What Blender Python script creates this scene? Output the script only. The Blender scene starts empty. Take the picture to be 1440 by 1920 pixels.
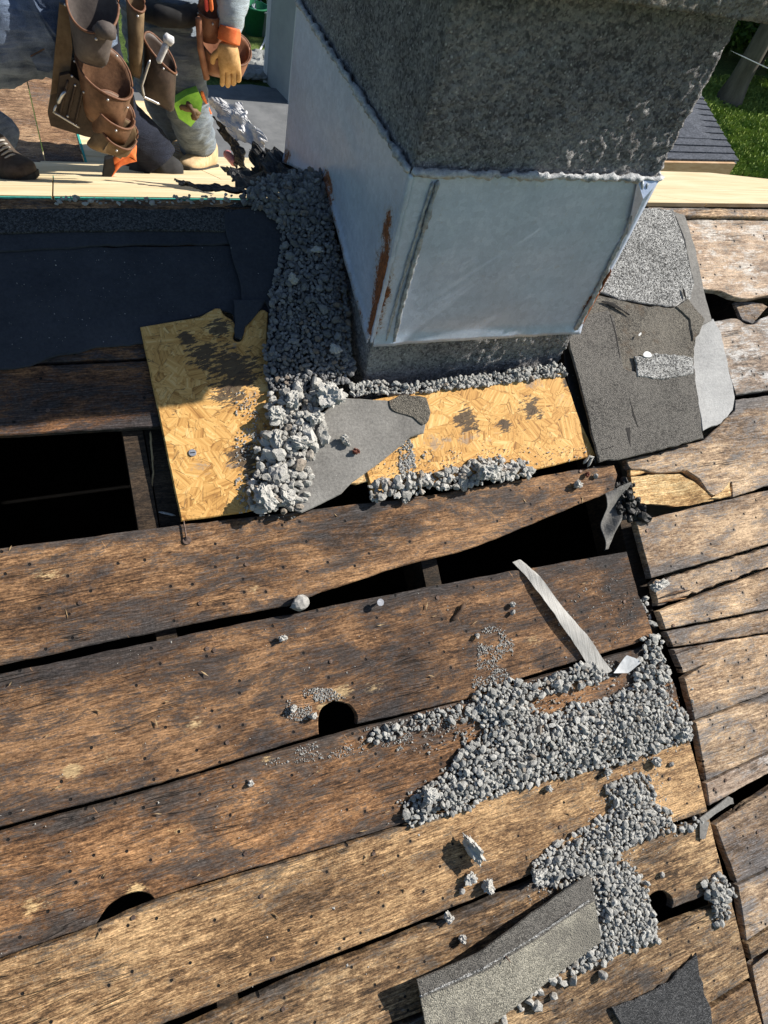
import bpy, bmesh, math, random
import numpy as np
from mathutils import Vector, Matrix, noise as mn
from math import radians as rad, sin, cos, pi
random.seed(7); rng = np.random.default_rng(7)
scene = bpy.context.scene
COL = scene.collection
# ------------------------------------------------------------------ camera
F = 1281.8
CAMZ = 6.0
M = np.array([[0.92324335, -0.32785711, 0.2003283], [-0.15102409, -0.7890956, -0.5954157], [0.3532893, 0.51945919, -0.77804159]])
cam = bpy.data.cameras.new('camera'); camo = bpy.data.objects.new('camera', cam); COL.objects.link(camo)
cam.sensor_fit = 'HORIZONTAL'; cam.sensor_width = 36; cam.lens = 36 * F / 1440
cam.clip_start = .05; cam.clip_end = 1000
mw = Matrix((( M[0,0], -M[1,0], -M[2,0], 0), (M[0,1], -M[1,1], -M[2,1], 0), (M[0,2], -M[1,2], -M[2,2], CAMZ), (0,0,0,1)))
camo.matrix_world = mw
scene.camera = camo
# ------------------------------------------------------------------ light
TOSUN = Vector((1.25, -.045, 1.0)).normalized()
w = bpy.data.worlds.new('World'); scene.world = w; w.use_nodes = True
nt = w.node_tree; nt.nodes.clear()
sky = nt.nodes.new('ShaderNodeTexSky'); sky.sky_type = 'NISHITA'; sky.sun_disc = False; sky.ozone_density = 3.5; sky.air_density = 1.2
sky.sun_elevation = math.asin(TOSUN.z); sky.sun_rotation = math.atan2(TOSUN.x, TOSUN.y)
bg = nt.nodes.new('ShaderNodeBackground'); bg.inputs[1].default_value = .062
wo = nt.nodes.new('ShaderNodeOutputWorld')
nt.links.new(sky.outputs[0], bg.inputs[0]); nt.links.new(bg.outputs[0], wo.inputs[0])
sun = bpy.data.lights.new('sun', 'SUN'); sun.energy = 5.0; sun.angle = rad(.5); sun.color = (1, .94, .85)
suno = bpy.data.objects.new('sun', sun); COL.objects.link(suno)
suno.rotation_euler = TOSUN.to_track_quat('Z', 'Y').to_euler()
scene.view_settings.view_transform = 'Standard'; scene.view_settings.look = 'None'
scene.view_settings.exposure = 0.70; scene.view_settings.gamma = 1; scene.view_settings.use_curve_mapping = False

# ------------------------------------------------------------------ survey of the photographed place
PIT = rad(28); H = 1.45
NR = np.array([0, -sin(PIT), cos(PIT)]); SR = np.array([0, cos(PIT), sin(PIT)])
def ray(x, y):
    d = M.T @ np.array([x - 720, y - 960, F]); return d / np.linalg.norm(d)
def uvp(x, y, w=0.):          # point of the roof plane (u along the ridge, v up the slope)
    d = ray(x, y); t = -(H - w) / (d @ NR); X = d * t
    return (X[0], float(X @ SR))
def P(x, y, dist):            # point at horizontal distance dist
    d = ray(x, y); X = d * dist / d[1]; return Vector((X[0], X[1], X[2] + CAMZ))
ROOF_M = Matrix.Translation(Vector((0, 0, CAMZ)) + Vector(-H * NR)) @ Matrix.Rotation(PIT, 4, 'X')

# ------------------------------------------------------------------ tags / objects
def tag(o, label=None, cat=None, group=None, kind=None):
    if label: o['label'] = label
    if cat: o['category'] = cat
    if group: o['group'] = group
    if kind: o['kind'] = kind
    return o
def empty(name, mat=None, **k):
    o = bpy.data.objects.new(name, None); COL.objects.link(o)
    o.empty_display_size = .1
    if mat is not None: o.matrix_world = mat
    return tag(o, **k)
def link(name, me, mats, parent=None, **k):
    o = bpy.data.objects.new(name, me); COL.objects.link(o)
    if mats is not None and not len(me.materials):
        for m_ in (mats if isinstance(mats, (list, tuple)) else [mats]): me.materials.append(m_)
    if parent: o.parent = parent
    return tag(o, **k)
def from_bm(name, bm, mats, parent=None, smooth=False, **k):
    me = bpy.data.meshes.new(name); bm.to_mesh(me); bm.free()
    if smooth: me.polygons.foreach_set('use_smooth', [True] * len(me.polygons))
    return link(name, me, mats, parent, **k)
def from_data(name, vs, fs, mats, parent=None, smooth=False, **k):
    me = bpy.data.meshes.new(name); me.from_pydata([tuple(v) for v in vs], [], fs); me.update()
    if smooth: me.polygons.foreach_set('use_smooth', [True] * len(me.polygons))
    return link(name, me, mats, parent, **k)
def recentre(o, base):        # mesh built in a frame `base`; move the origin to its centroid
    me = o.data; n = len(me.vertices); a = np.empty(n * 3); me.vertices.foreach_get('co', a); a = a.reshape(-1, 3)
    c = a.mean(0); c[2] = a[:, 2].min(); me.vertices.foreach_set('co', (a - c).ravel()); me.update()
    o.matrix_world = base @ Matrix.Translation(Vector(c)); return o

# ------------------------------------------------------------------ materials
class N:
    def __init__(s, name):
        s.m = bpy.data.materials.new(name); s.m.use_nodes = True; s.t = s.m.node_tree; s.t.nodes.clear()
        s.out = s.t.nodes.new('ShaderNodeOutputMaterial'); s.b = s.t.nodes.new('ShaderNodeBsdfPrincipled')
        s.t.links.new(s.b.outputs[0], s.out.inputs[0]); s.b.inputs['Roughness'].default_value = .8
        s.b.inputs['Specular IOR Level'].default_value = .3
    def n(s, typ, **k):
        nd = s.t.nodes.new('ShaderNode' + typ)
        for a, v in k.items(): setattr(nd, a, v)
        return nd
    def put(s, sock, v):
        if isinstance(v, bpy.types.NodeSocket): s.t.links.new(v, sock)
        elif isinstance(v, (tuple, list)) and len(v) == 3 and sock.type == 'RGBA': sock.default_value = (*v, 1)
        else: sock.default_value = v
    def math(s, op, a, b=0., c=None, clamp=False):
        nd = s.n('Math', operation=op, use_clamp=clamp); s.put(nd.inputs[0], a); s.put(nd.inputs[1], b)
        if c is not None: s.put(nd.inputs[2], c)
        return nd.outputs[0]
    def vmath(s, op, a, b):
        nd = s.n('VectorMath', operation=op); s.put(nd.inputs[0], a); s.put(nd.inputs[1], b); return nd.outputs[0]
    def coord(s, rand=True, which='Object'):
        c = s.n('TexCoord').outputs[which]
        if rand:
            r = s.n('ObjectInfo').outputs['Random']
            cb = s.n('CombineXYZ'); s.put(cb.inputs[0], s.math('MULTIPLY', r, 37.)); s.put(cb.inputs[1], s.math('MULTIPLY', r, 91.)); s.put(cb.inputs[2], s.math('MULTIPLY', r, 53.))
            c = s.vmath('ADD', c, cb.outputs[0])
        return c
    def scale(s, c, v, rot=0.):
        nd = s.n('Mapping'); s.put(nd.inputs[0], c); nd.inputs['Scale'].default_value = v; nd.inputs['Rotation'].default_value = (0, 0, rot); return nd.outputs[0]
    def noise(s, c, sc=5., det=4., rough=.55, dist=0.):
        nd = s.n('TexNoise'); s.put(nd.inputs['Vector'], c); nd.inputs['Scale'].default_value = sc; nd.inputs['Detail'].default_value = det
        nd.inputs['Roughness'].default_value = rough; nd.inputs['Distortion'].default_value = dist; return nd.outputs[0]
    def vor(s, c, sc=5., feat='F1', out='Distance', rnd=1., dim='3D'):
        nd = s.n('TexVoronoi', feature=feat, voronoi_dimensions=dim); s.put(nd.inputs['Vector'], c); nd.inputs['Scale'].default_value = sc; nd.inputs['Randomness'].default_value = rnd; return nd.outputs[out]
    def ramp(s, f, stops, interp='LINEAR'):
        nd = s.n('ValToRGB'); s.put(nd.inputs[0], f); cr = nd.color_ramp; cr.interpolation = interp
        while len(cr.elements) < len(stops): cr.elements.new(.5)
        for e, (p, c) in zip(cr.elements, stops):
            e.position = p; e.color = (*c, 1) if isinstance(c, tuple) else (c, c, c, 1)
        return nd.outputs[0]
    def mix(s, f, a, b, mode='MIX'):
        nd = s.n('Mix', data_type='RGBA', blend_type=mode); s.put(nd.inputs[0], f); s.put(nd.inputs[6], a); s.put(nd.inputs[7], b); return nd.outputs[2]
    def bump(s, h, st=.5, d=.002, prev=None):
        nd = s.n('Bump'); nd.inputs['Strength'].default_value = st; nd.inputs['Distance'].default_value = d; s.put(nd.inputs['Height'], h)
        if prev is not None: s.put(nd.inputs['Normal'], prev)
        return nd.outputs[0]
    def fin(s, col, rough=None, bump=None, **k):
        s.put(s.b.inputs['Base Color'], col)
        if rough is not None: s.put(s.b.inputs['Roughness'], rough)
        if bump is not None: s.put(s.b.inputs['Normal'], bump)
        for a, v in k.items(): s.put(s.b.inputs[a.replace('_', ' ')], v)
        return s.m

def wood(name, dark, mid, light, stain=(.05, .052, .06), stain_amt=.5, pale=None, holes=True, scrapes=(), fib=.7):
    m = N(name); c0 = m.coord()
    wob = m.noise(m.scale(c0, (2.2, 7, 2)), 1.0, 3, .6)
    cb = m.n('CombineXYZ'); m.put(cb.inputs[1], m.math('MULTIPLY', wob, .045)); cw = m.vmath('ADD', c0, cb.outputs[0])
    g1 = m.noise(m.scale(cw, (4.5, 85, 30)), 1.0, 6, .75)          # grain lines
    g2 = m.noise(m.scale(cw, (16, 300, 60)), 1.0, 4, .75)           # fine fibre
    bl = m.noise(m.scale(c0, (8, 19, 8)), 1.0, 10, .78, .3)            # blotches
    big = m.noise(m.scale(c0, (2.2, 6, 3)), 1.0, 3, .6)
    fine = m.noise(m.scale(c0, (110, 240, 90)), 1.0, 4, .8)
    med = m.noise(m.scale(c0, (34, 95, 34)), 1.0, 5, .75)
    f = m.math('ADD', m.math('MULTIPLY', g1, .24), m.math('ADD', m.math('MULTIPLY', g2, .34), m.math('ADD', m.math('MULTIPLY', bl, .34), m.math('MULTIPLY', fine, .36)))); f = m.math('SUBTRACT', f, .15)
    f = m.math('ADD', f, m.math('MULTIPLY', m.math('SUBTRACT', med, .5), .42)); f = m.math('ADD', f, m.math('MULTIPLY', m.math('SUBTRACT', big, .5), .35)); f = m.math('ADD', f, .02)
    col = m.ramp(f, [(.39, dark), (.485, mid), (.58, light), (.70, tuple(min(1, x * 1.5) for x in light))])
    # tar and weather stains
    s1 = m.noise(m.scale(c0, (5.5, 14, 4)), 1.0, 10, .8, .5)
    s1 = m.math('ADD', s1, m.math('MULTIPLY', m.math('SUBTRACT', m.math('ADD', m.math('ADD', g2, med), fine), 1.5), .38))
    gy = m.n('SeparateXYZ'); m.put(gy.inputs[0], m.n('TexCoord').outputs['Generated']); e_ = m.math('MINIMUM', gy.outputs[1], m.math('SUBTRACT', 1., gy.outputs[1]))
    s1 = m.math('ADD', s1, m.ramp(m.math('ADD', e_, m.math('MULTIPLY', m.math('SUBTRACT', big, .5), .5)), [(.0, .13), (.16, .0)]))
    lo = .60 - .16 * stain_amt
    sm = m.ramp(s1, [(lo, 0.), (lo + .04, .7), (lo + .14, .92)])
    st = m.ramp(m.math('ADD', m.math('MULTIPLY', fine, .5), m.math('MULTIPLY', g2, .5)), [(.36, tuple(x * .55 for x in stain)), (.5, stain), (.68, tuple(x * 2.6 for x in stain))])
    col = m.mix(sm, col, st)
    # bare scraped patches
    if pale:
        p1 = m.noise(m.scale(c0, (7, 20, 6)), 1.3, 9, .8, .4)
        col = m.mix(m.ramp(p1, [(.50, 0.), (.58, .85)]), col, m.ramp(fine, [(.35, tuple(x * .6 for x in pale)), (.6, pale)]))
    # scrape scratches
    sc = m.noise(m.scale(m.scale(c0, (1, 1, 1), 1.15), (16, 260, 10)), 1.0, 2, .5)
    col = m.mix(m.ramp(m.math('MULTIPLY', sc, m.math('ADD', bl, .45)), [(.72, 0.), (.76, .5)]), col, tuple(min(1, x * 1.4) for x in light))
    if scrapes:
        cc_ = m.coord(False); acc = None
        for px_, py_, rd, amt in scrapes:
            u_, v_ = uvp(px_, py_); d_ = m.n('VectorMath', operation='DISTANCE'); m.put(d_.inputs[0], m.vmath('MULTIPLY', cc_, (1, 1.5, 0))); m.put(d_.inputs[1], (u_, v_ * 1.5, 0))
            k_ = m.math('MULTIPLY', m.math('SUBTRACT', 1., m.math('DIVIDE', d_.outputs['Value'], rd), clamp=True), amt); acc = k_ if acc is None else m.math('MAXIMUM', acc, k_)
        sm_ = m.ramp(m.math('ADD', acc, m.math('MULTIPLY', m.math('SUBTRACT', m.math('ADD', fine, med), 1.), .9)), [(.42, 0.), (.60, .9)])
        col = m.mix(sm_, col, (.55, .40, .21))
    # crisp fibres
    ff = m.noise(m.scale(cw, (26, 430, 60)), 1.0, 3, .6); f3 = m.noise(m.scale(c0, (170, 330, 90)), 1.0, 2, .6)
    col = m.mix(fib, col, m.ramp(ff, [(.36, .42), (.47, .9), (.54, 1.1), (.66, 1.7)]), 'MULTIPLY')
    col = m.mix(fib, col, m.ramp(f3, [(.34, .50), (.48, .98), (.56, 1.08), (.68, 1.6)]), 'MULTIPLY')
    rn = m.n('ObjectInfo').outputs['Random']
    col = m.mix(1., col, m.ramp(rn, [(0., (.78, .76, .76)), (.35, (1.08, 1.02, .95)), (.65, (.90, .93, .97)), (1., (1.15, 1.08, 1.0))]), 'MULTIPLY')
    # saw marks
    wv = m.n('TexWave', wave_type='BANDS', bands_direction='X'); m.put(wv.inputs['Vector'], m.scale(c0, (1, .28, 1), .22)); wv.inputs['Scale'].default_value = 62
    wv.inputs['Distortion'].default_value = 3.; wv.inputs['Detail'].default_value = 3; wv.inputs['Detail Scale'].default_value = 3
    sawm = m.ramp(m.noise(c0, 3.2, 2), [(.5, 0.), (.62, 1.)])
    saw = m.math('MULTIPLY', wv.outputs[1], sawm)
    col = m.mix(m.math('MULTIPLY', saw, .07), col, tuple(x * .45 for x in dark))
    # cracks along the grain
    ck = m.noise(m.scale(cw, (2.4, 46, 10)), 1.0, 2, .5)
    ckm = m.ramp(m.math('ABSOLUTE', m.math('SUBTRACT', ck, .5)), [(.0, 1.), (.012, 0.)])
    ckm = m.math('MULTIPLY', ckm, m.ramp(m.noise(c0, 5., 2), [(.55, 0.), (.63, 1.)]))
    col = m.mix(m.math('MULTIPLY', ckm, .8), col, (.012, .009, .007))
    hgt = m.math('ADD', m.math('MULTIPLY', g1, .8), m.math('ADD', m.math('MULTIPLY', g2, .6), m.math('MULTIPLY', fine, .5)))
    hgt = m.math('ADD', hgt, m.math('MULTIPLY', saw, .04)); hgt = m.math('SUBTRACT', hgt, m.math('MULTIPLY', ckm, 1.2))
    if holes:
        c2 = m.scale(c0, (1, 1, 0)); 
        d = m.vor(c2, 21., dim='2D'); cc = m.vor(c2, 21., out='Color', dim='2D')
        gate = m.ramp(m.n('SeparateColor').outputs[0], [(0., 0.), (1., 1.)])
        sp = m.n('SeparateColor'); m.put(sp.inputs[0], cc)
        gate = m.ramp(sp.outputs[0], [(.60, 0.), (.61, 1.)])
        dd = m.math('ADD', d, m.math('MULTIPLY', fine, .03))
        dot = m.math('MULTIPLY', m.ramp(dd, [(.066, 1.), (.086, 0.)]), gate)
        halo = m.math('MULTIPLY', m.ramp(dd, [(.06, .6), (.22, 0.)]), m.ramp(sp.outputs[1], [(.4, 0.), (.7, 1.)]))
        col = m.mix(m.math('MULTIPLY', halo, gate), col, tuple(x * .8 for x in stain))
        col = m.mix(dot, col, (.006, .005, .005)); hgt = m.math('SUBTRACT', hgt, m.math('MULTIPLY', dot, 2.))
    return m.fin(col, m.ramp(bl, [(.3, .75), (.7, .92)]), m.bump(hgt, .9, .0022))

MW = wood('plank_wood', (.032, .019, .012), (.145, .076, .036), (.36, .205, .10), stain=(.038, .037, .038), stain_amt=.60,
          fib=.6, scrapes=[(640, 1300, .055, .75), (605, 1325, .04, .7), (135, 1445, .035, 1.), (365, 1360, .05, .6), (60, 1700, .06, .6), (200, 1420, .05, .5), (255, 1670, .05, .7), (500, 1420, .05, .5), (90, 1080, .07, .5), (480, 1100, .06, .45), (700, 1290, .07, .5), (1000, 1200, .05, .55), (330, 1560, .06, .5), (1120, 1120, .06, .45)])
MW2 = wood('plank_wood_tan', (.038, .024, .014), (.185, .110, .055), (.46, .31, .165), stain=(.055, .050, .046), stain_amt=.30)
MW3 = wood('plank_wood_grey', (.070, .048, .033), (.25, .170, .108), (.54, .40, .26), stain=(.115, .112, .114), stain_amt=.55, fib=.45)
MWW = wood('plank_whitewashed', (.09, .07, .055), (.26, .19, .14), (.46, .36, .27), stain=(.13, .125, .12), stain_amt=.35, fib=.4, pale=(.60, .585, .56))
MWD = wood('plank_wood_dark', (.016, .011, .008), (.085, .042, .022), (.22, .11, .05), stain=(.028, .028, .031), stain_amt=.70)
MWF = wood('split_wood', (.32, .18, .07), (.66, .43, .19), (.80, .60, .32), stain_amt=-1.2, holes=False, fib=.6)
MRAF = wood('rafter_wood', (.008, .006, .005), (.025, .017, .011), (.055, .038, .024), stain=(.012, .011, .010), stain_amt=.4, holes=False)  # darkened so open gaps read black; shade put into the colour

def osb_mat(name, k=1.):
    m = N(name); c0 = m.coord()
    def layer(sc, seed):
        c = m.vmath('ADD', c0, (seed, seed * 2, 0))
        c = m.vmath('ADD', c, m.vmath('MULTIPLY', m.n('CombineXYZ').outputs[0], (0, 0, 0)))
        cs = m.scale(c, (1, 1.7, 0), seed)
        cc = m.vor(cs, sc, out='Color'); sp = m.n('SeparateColor'); m.put(sp.inputs[0], cc)
        ed = m.vor(cs, sc, feat='DISTANCE_TO_EDGE')
        vr = m.n('VectorRotate', rotation_type='Z_AXIS'); m.put(vr.inputs['Vector'], c0); m.put(vr.inputs['Angle'], m.math('MULTIPLY', sp.outputs[0], 6.28))
        g = m.noise(m.scale(vr.outputs[0], (9, 170, 9)), 1.0, 3, .6)
        return g, sp.outputs[1], ed
    g1, r1, e1 = layer(13., 1.3); g2, r2, e2 = layer(22., 4.1)
    sel = m.ramp(m.noise(c0, 18., 3, .7), [(.49, 0.), (.51, 1.)])
    def mx(a, b):
        nd = m.n('Mix', data_type='FLOAT'); m.put(nd.inputs[0], sel); m.put(nd.inputs[2], a); m.put(nd.inputs[3], b); return nd.outputs[0]
    g, r, e = mx(g1, g2), mx(r1, r2), mx(e1, e2)
    f = m.math('ADD', m.math('MULTIPLY', g, .70), m.math('ADD', m.math('MULTIPLY', r, .16), m.math('MULTIPLY', m.noise(c0, 11., 8, .75), .22)))
    col = m.ramp(f, [(.36, (.26 * k, .12 * k, .03 * k)), (.47, (.50 * k, .265 * k, .075 * k)), (.60, (.64 * k, .37 * k, .12 * k)), (.74, (.76 * k, .52 * k, .22 * k))])
    line = m.math('MULTIPLY', m.ramp(e, [(.0, 1.), (.022, 0.)]), m.ramp(m.noise(c0, 34., 2), [(.47, 0.), (.56, 1.)]))
    col = m.mix(m.math('MULTIPLY', line, .55), col, (.12, .06, .025))
    for an, sd in ((.5, 3.), (-.9, 9.), (1.9, 17.)):
        ln = m.noise(m.scale(m.scale(m.vmath('ADD', c0, (sd, 0, 0)), (1, 1, 1), an), (9, 85, 9)), 1.0, 2, .4)
        lm = m.math('MULTIPLY', m.ramp(m.math('ABSOLUTE', m.math('SUBTRACT', ln, .5)), [(.0, 1.), (.010, 0.)]), m.ramp(m.noise(m.vmath('ADD', c0, (sd, sd, 0)), 26., 2), [(.53, 0.), (.58, 1.)]))
        col = m.mix(m.math('MULTIPLY', lm, .75), col, (.09, .045, .02))
    fl = m.noise(m.scale(m.scale(c0, (1, 1, 1), .35), (38, 150, 40)), 1.0, 3, .6); zone = m.noise(c0, 7.5, 2, .5)
    fm = m.ramp(m.math('ADD', fl, m.math('MULTIPLY', zone, .8)), [(1.02, 0.), (1.06, .9)])
    col = m.mix(fm, col, (.035, .03, .028))
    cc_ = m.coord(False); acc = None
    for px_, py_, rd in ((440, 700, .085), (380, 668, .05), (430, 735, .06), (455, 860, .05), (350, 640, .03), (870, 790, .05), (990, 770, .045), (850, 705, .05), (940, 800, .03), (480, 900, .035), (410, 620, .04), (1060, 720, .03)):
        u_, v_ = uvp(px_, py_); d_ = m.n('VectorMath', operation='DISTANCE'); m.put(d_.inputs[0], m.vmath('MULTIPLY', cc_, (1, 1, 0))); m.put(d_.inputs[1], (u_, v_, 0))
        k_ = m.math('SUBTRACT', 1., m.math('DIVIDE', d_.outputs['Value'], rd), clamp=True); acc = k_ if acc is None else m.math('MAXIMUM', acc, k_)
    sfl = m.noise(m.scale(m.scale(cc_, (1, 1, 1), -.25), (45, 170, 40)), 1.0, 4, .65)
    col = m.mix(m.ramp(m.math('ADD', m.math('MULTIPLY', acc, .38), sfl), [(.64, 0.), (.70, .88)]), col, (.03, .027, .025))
    gz = m.ramp(m.math('ADD', m.noise(c0, 9., 6, .7), m.math('MULTIPLY', g, .2)), [(.70, 0.), (.76, .6)])
    col = m.mix(gz, col, (.22, .19, .17))
    return m.fin(col, .75, m.bump(m.math('SUBTRACT', m.math('ADD', g, r), m.math('MULTIPLY', line, .8)), .6, .0015))
MOSB = osb_mat('osb_chips')

def granule_mat(name, dark, light, sc=330., amt=.5, tint=None):
    m = N(name); c = m.coord()
    v = m.vor(c, sc, out='Color'); sp = m.n('SeparateColor'); m.put(sp.inputs[0], v)
    d = m.vor(c, sc)
    big = m.noise(c, 7., 6, .7)
    f = m.math('ADD', m.math('MULTIPLY', sp.outputs[0], .55), m.math('MULTIPLY', big, amt))
    col = m.ramp(f, [(.3, dark), (.62, tuple((a + b) / 2 for a, b in zip(dark, light))), (.85, light)])
    if tint: col = m.mix(m.ramp(m.noise(c, 5., 7, .75), [(.52, 0.), (.60, .85)]), col, tint)
    return m.fin(col, .9, m.bump(m.math('ADD', m.math('MULTIPLY', d, -1.), m.math('MULTIPLY', big, 1.5)), .8, .0025))
MSH = granule_mat('shingle_granules', (.018, .017, .016), (.15, .14, .125), 380., .9)
MSHL = granule_mat('shingle_granules_light', (.035, .035, .034), (.62, .615, .59), 400., .45)
MSHB = granule_mat('shingle_granules_brown', (.022, .02, .017), (.16, .145, .12), 360., .9, (.10, .072, .048))
MSHT = granule_mat('shingle_granules_tan', (.07, .066, .055), (.32, .30, .245), 360., .9, (.15, .14, .12))
MSHD = granule_mat('shingle_granules_dark', (.022, .023, .025), (.12, .12, .122), 350., .4)

def felt_mat(name, a, b, rough=.9, spec=.2):
    m = N(name); c = m.coord()
    n1 = m.noise(c, 6., 8, .7); n2 = m.noise(c, 160., 4, .7); n3 = m.noise(m.scale(c, (1.5, 9, 2)), 3., 5, .6)
    col = m.ramp(m.math('ADD', m.math('MULTIPLY', n1, .6), m.math('MULTIPLY', n2, .4)), [(.36, a), (.66, b)])
    spk = m.vor(c, 60., dim='2D'); sp = m.n('SeparateColor'); m.put(sp.inputs[0], m.vor(c, 60., out='Color', dim='2D'))
    dot = m.math('MULTIPLY', m.ramp(spk, [(.04, 1.), (.07, 0.)]), m.ramp(sp.outputs[0], [(.95, 0.), (.96, 1.)]))
    col = m.mix(dot, col, (.35, .34, .32))
    return m.fin(col, rough, m.bump(m.math('ADD', m.math('MULTIPLY', n3, 3.), n2), .6, .002), Specular_IOR_Level=spec)
MFB = felt_mat('black_felt', (.026, .029, .036), (.055, .058, .068))
MFG = felt_mat('grey_felt', (.115, .11, .103), (.29, .28, .26))
MFL = felt_mat('light_grey_felt', (.24, .24, .24), (.46, .46, .45))
MFW = felt_mat('white_membrane', (.42, .42, .43), (.72, .72, .72))
MTAR = felt_mat('tar_black', (.004, .004, .004), (.018, .018, .018), .55, .4)

def stone_mat(name, a, b, brown=.04):
    m = N(name); c = m.coord()
    g = m.n('NewGeometry').outputs['Random Per Island']
    n1 = m.noise(c, 130., 7, .82); n2 = m.noise(c, 420., 3, .8)
    f = m.math('ADD', m.math('MULTIPLY', g, .38), m.math('ADD', m.math('MULTIPLY', n1, .62), m.math('MULTIPLY', n2, .22)))
    col = m.ramp(f, [(.25, a), (.62, tuple((x + y) / 2 for x, y in zip(a, b))), (.95, b)])
    gg = m.math('FRACT', m.math('MULTIPLY', g, 17.3))
    col = m.mix(m.ramp(gg, [(1 - brown, 0.), (1 - brown + .01, .6)]), col, (.28, .20, .13))
    return m.fin(col, .92, m.bump(m.math('ADD', n1, n2), 1., .004))
MST = stone_mat('gravel_stone', (.21, .21, .20), (.68, .67, .63))
MSTSH = stone_mat('gravel_stone_shaded', (.09, .09, .092), (.40, .40, .40))  # darker copy of gravel_stone; chimney shade put into the colour
MMO = stone_mat('mortar_crumb', (.28, .27, .25), (.72, .70, .65))
MRED = stone_mat('red_stone', (.10, .03, .02), (.25, .09, .06), 0)

def concrete_rough(name, a, b, c_):
    m = N(name); c = m.coord(False)
    v = m.vor(c, 210.); vc = m.n('SeparateColor'); m.put(vc.inputs[0], m.vor(c, 210., out='Color'))
    n1 = m.noise(c, 6., 8, .75); n2 = m.noise(c, 75., 7, .82); n3 = m.noise(c, 300., 4, .8)
    f = m.math('ADD', m.math('MULTIPLY', n1, .40), m.math('ADD', m.math('MULTIPLY', n2, .34), m.math('ADD', m.math('MULTIPLY', vc.outputs[0], .16), m.math('MULTIPLY', n3, .12))))
    col = m.ramp(f, [(.40, a), (.52, b), (.66, c_)])
    pale = m.math('MULTIPLY', m.ramp(vc.outputs[1], [(.955, 0.), (.965, 1.)]), m.ramp(v, [(.35, 1.), (.5, 0.)]))
    col = m.mix(m.math('MULTIPLY', pale, .7), col, tuple(min(1, x * 1.5) for x in c_))
    return m.fin(col, .93, m.bump(m.math('ADD', m.math('MULTIPLY', v, -1.2), m.math('ADD', m.math('MULTIPLY', n2, 2.2), m.math('MULTIPLY', n3, .8))), 1., .007))
MCH = concrete_rough('chimney_render', (.15, .145, .15), (.43, .42, .42), (.78, .76, .74))
MCAP = concrete_rough('cap_concrete', (.22, .20, .165), (.48, .44, .37), (.74, .70, .60))

def galv():
    m = N('galvanised_sheet'); c = m.coord(False)
    v = m.n('SeparateColor'); m.put(v.inputs[0], m.vor(c, 95., out='Color'))
    n1 = m.noise(c, 4., 6, .65); n2 = m.noise(c, 260., 3, .7); n3 = m.noise(m.scale(c, (6, 6, 60)), 1., 4, .6)
    f = m.math('ADD', m.math('MULTIPLY', v.outputs[0], .12), m.math('ADD', m.math('MULTIPLY', n1, .5), m.math('ADD', m.math('MULTIPLY', n2, .28), m.math('MULTIPLY', n3, .14))))
    col = m.ramp(f, [(.35, (.40, .47, .61)), (.55, (.52, .60, .76)), (.72, (.66, .74, .90))])
    at = m.n('Attribute', attribute_name='rust').outputs['Fac']
    rf = m.math('ADD', at, m.math('MULTIPLY', m.math('SUBTRACT', m.noise(c, 60., 8, .85), .5), 2.6))
    rm = m.ramp(rf, [(.46, 0.), (.60, 1.)]); halo = m.ramp(rf, [(.2, 0.), (.5, .45)])
    rc = m.ramp(m.noise(c, 150., 5, .7), [(.35, (.055, .018, .008)), (.65, (.30, .10, .03))])
    col = m.mix(halo, col, (.40, .32, .24)); col = m.mix(rm, col, rc)
    scr = m.noise(m.scale(m.scale(c, (1, 1, 1), 0), (5, 5, 330)), 1., 2, .5)
    met = m.math('MULTIPLY', m.math('SUBTRACT', 1., rm, clamp=True), .30)
    sm = m.n('TexCoord').outputs['Object']
    dent = m.noise(c, 5., 2, .4)
    h = m.math('ADD', m.math('MULTIPLY', dent, 1.5), m.math('ADD', m.math('MULTIPLY', n2, .25), m.math('MULTIPLY', scr, .1)))
    return m.fin(col, m.math('ADD', m.math('MULTIPLY', rm, .35), m.math('ADD', m.math('MULTIPLY', n1, .2), .30)), m.bump(h, .35, .003), Metallic=met, Specular_IOR_Level=.5)
MGAL = galv()
def simple(name, a, b=None, sc=20., rough=.8, metal=0., bump=.3, bd=.002, stretch=(1, 1, 1), rand=True, spec=.3):
    m = N(name); c = m.scale(m.coord(rand), stretch); n1 = m.noise(c, sc, 7, .7)
    b = b or tuple(x * 1.4 for x in a)
    return m.fin(m.ramp(n1, [(.36, a), (.66, b)]), rough, m.bump(n1, bump, bd), Metallic=metal, Specular_IOR_Level=spec)
MCAULK = simple('caulk', (.22, .23, .25), (.62, .63, .64), 70., .6, 0, .9, .006)
MPLY = N('new_plywood')
def _ply():
    m = MPLY; c = m.coord()
    g = m.noise(m.scale(c, (3, 45, 5)), 1., 4, .6, .8); n = m.noise(c, 3., 5)
    col = m.ramp(m.math('ADD', m.math('MULTIPLY', g, .7), m.math('MULTIPLY', n, .3)), [(.35, (.58, .44, .24)), (.5, (.74, .60, .37)), (.65, (.84, .72, .50))])
    return m.fin(col, .7, m.bump(g, .3, .001))
MPLY = _ply()
MTEAL = simple('teal_edge_paint', (.03, .28, .24), (.08, .42, .36), 120., .8)
MNAIL = simple('rusty_nail', (.07, .045, .035), (.20, .14, .11), 200., .6, .5)
MSTEEL = simple('bright_steel', (.40, .40, .41), (.62, .62, .63), 50., .35, .8)
MPINK = simple('pink_handle', (.42, .16, .17), (.55, .25, .25), 30., .5)
MVENE = simple('weathered_veneer', (.26, .255, .24), (.58, .57, .54), 1., .55, 0, .5, .002, (500, 14, 30))
MPLAS = simple('frosted_plastic', (.45, .46, .46), (.70, .71, .71), 40., .3)
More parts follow.
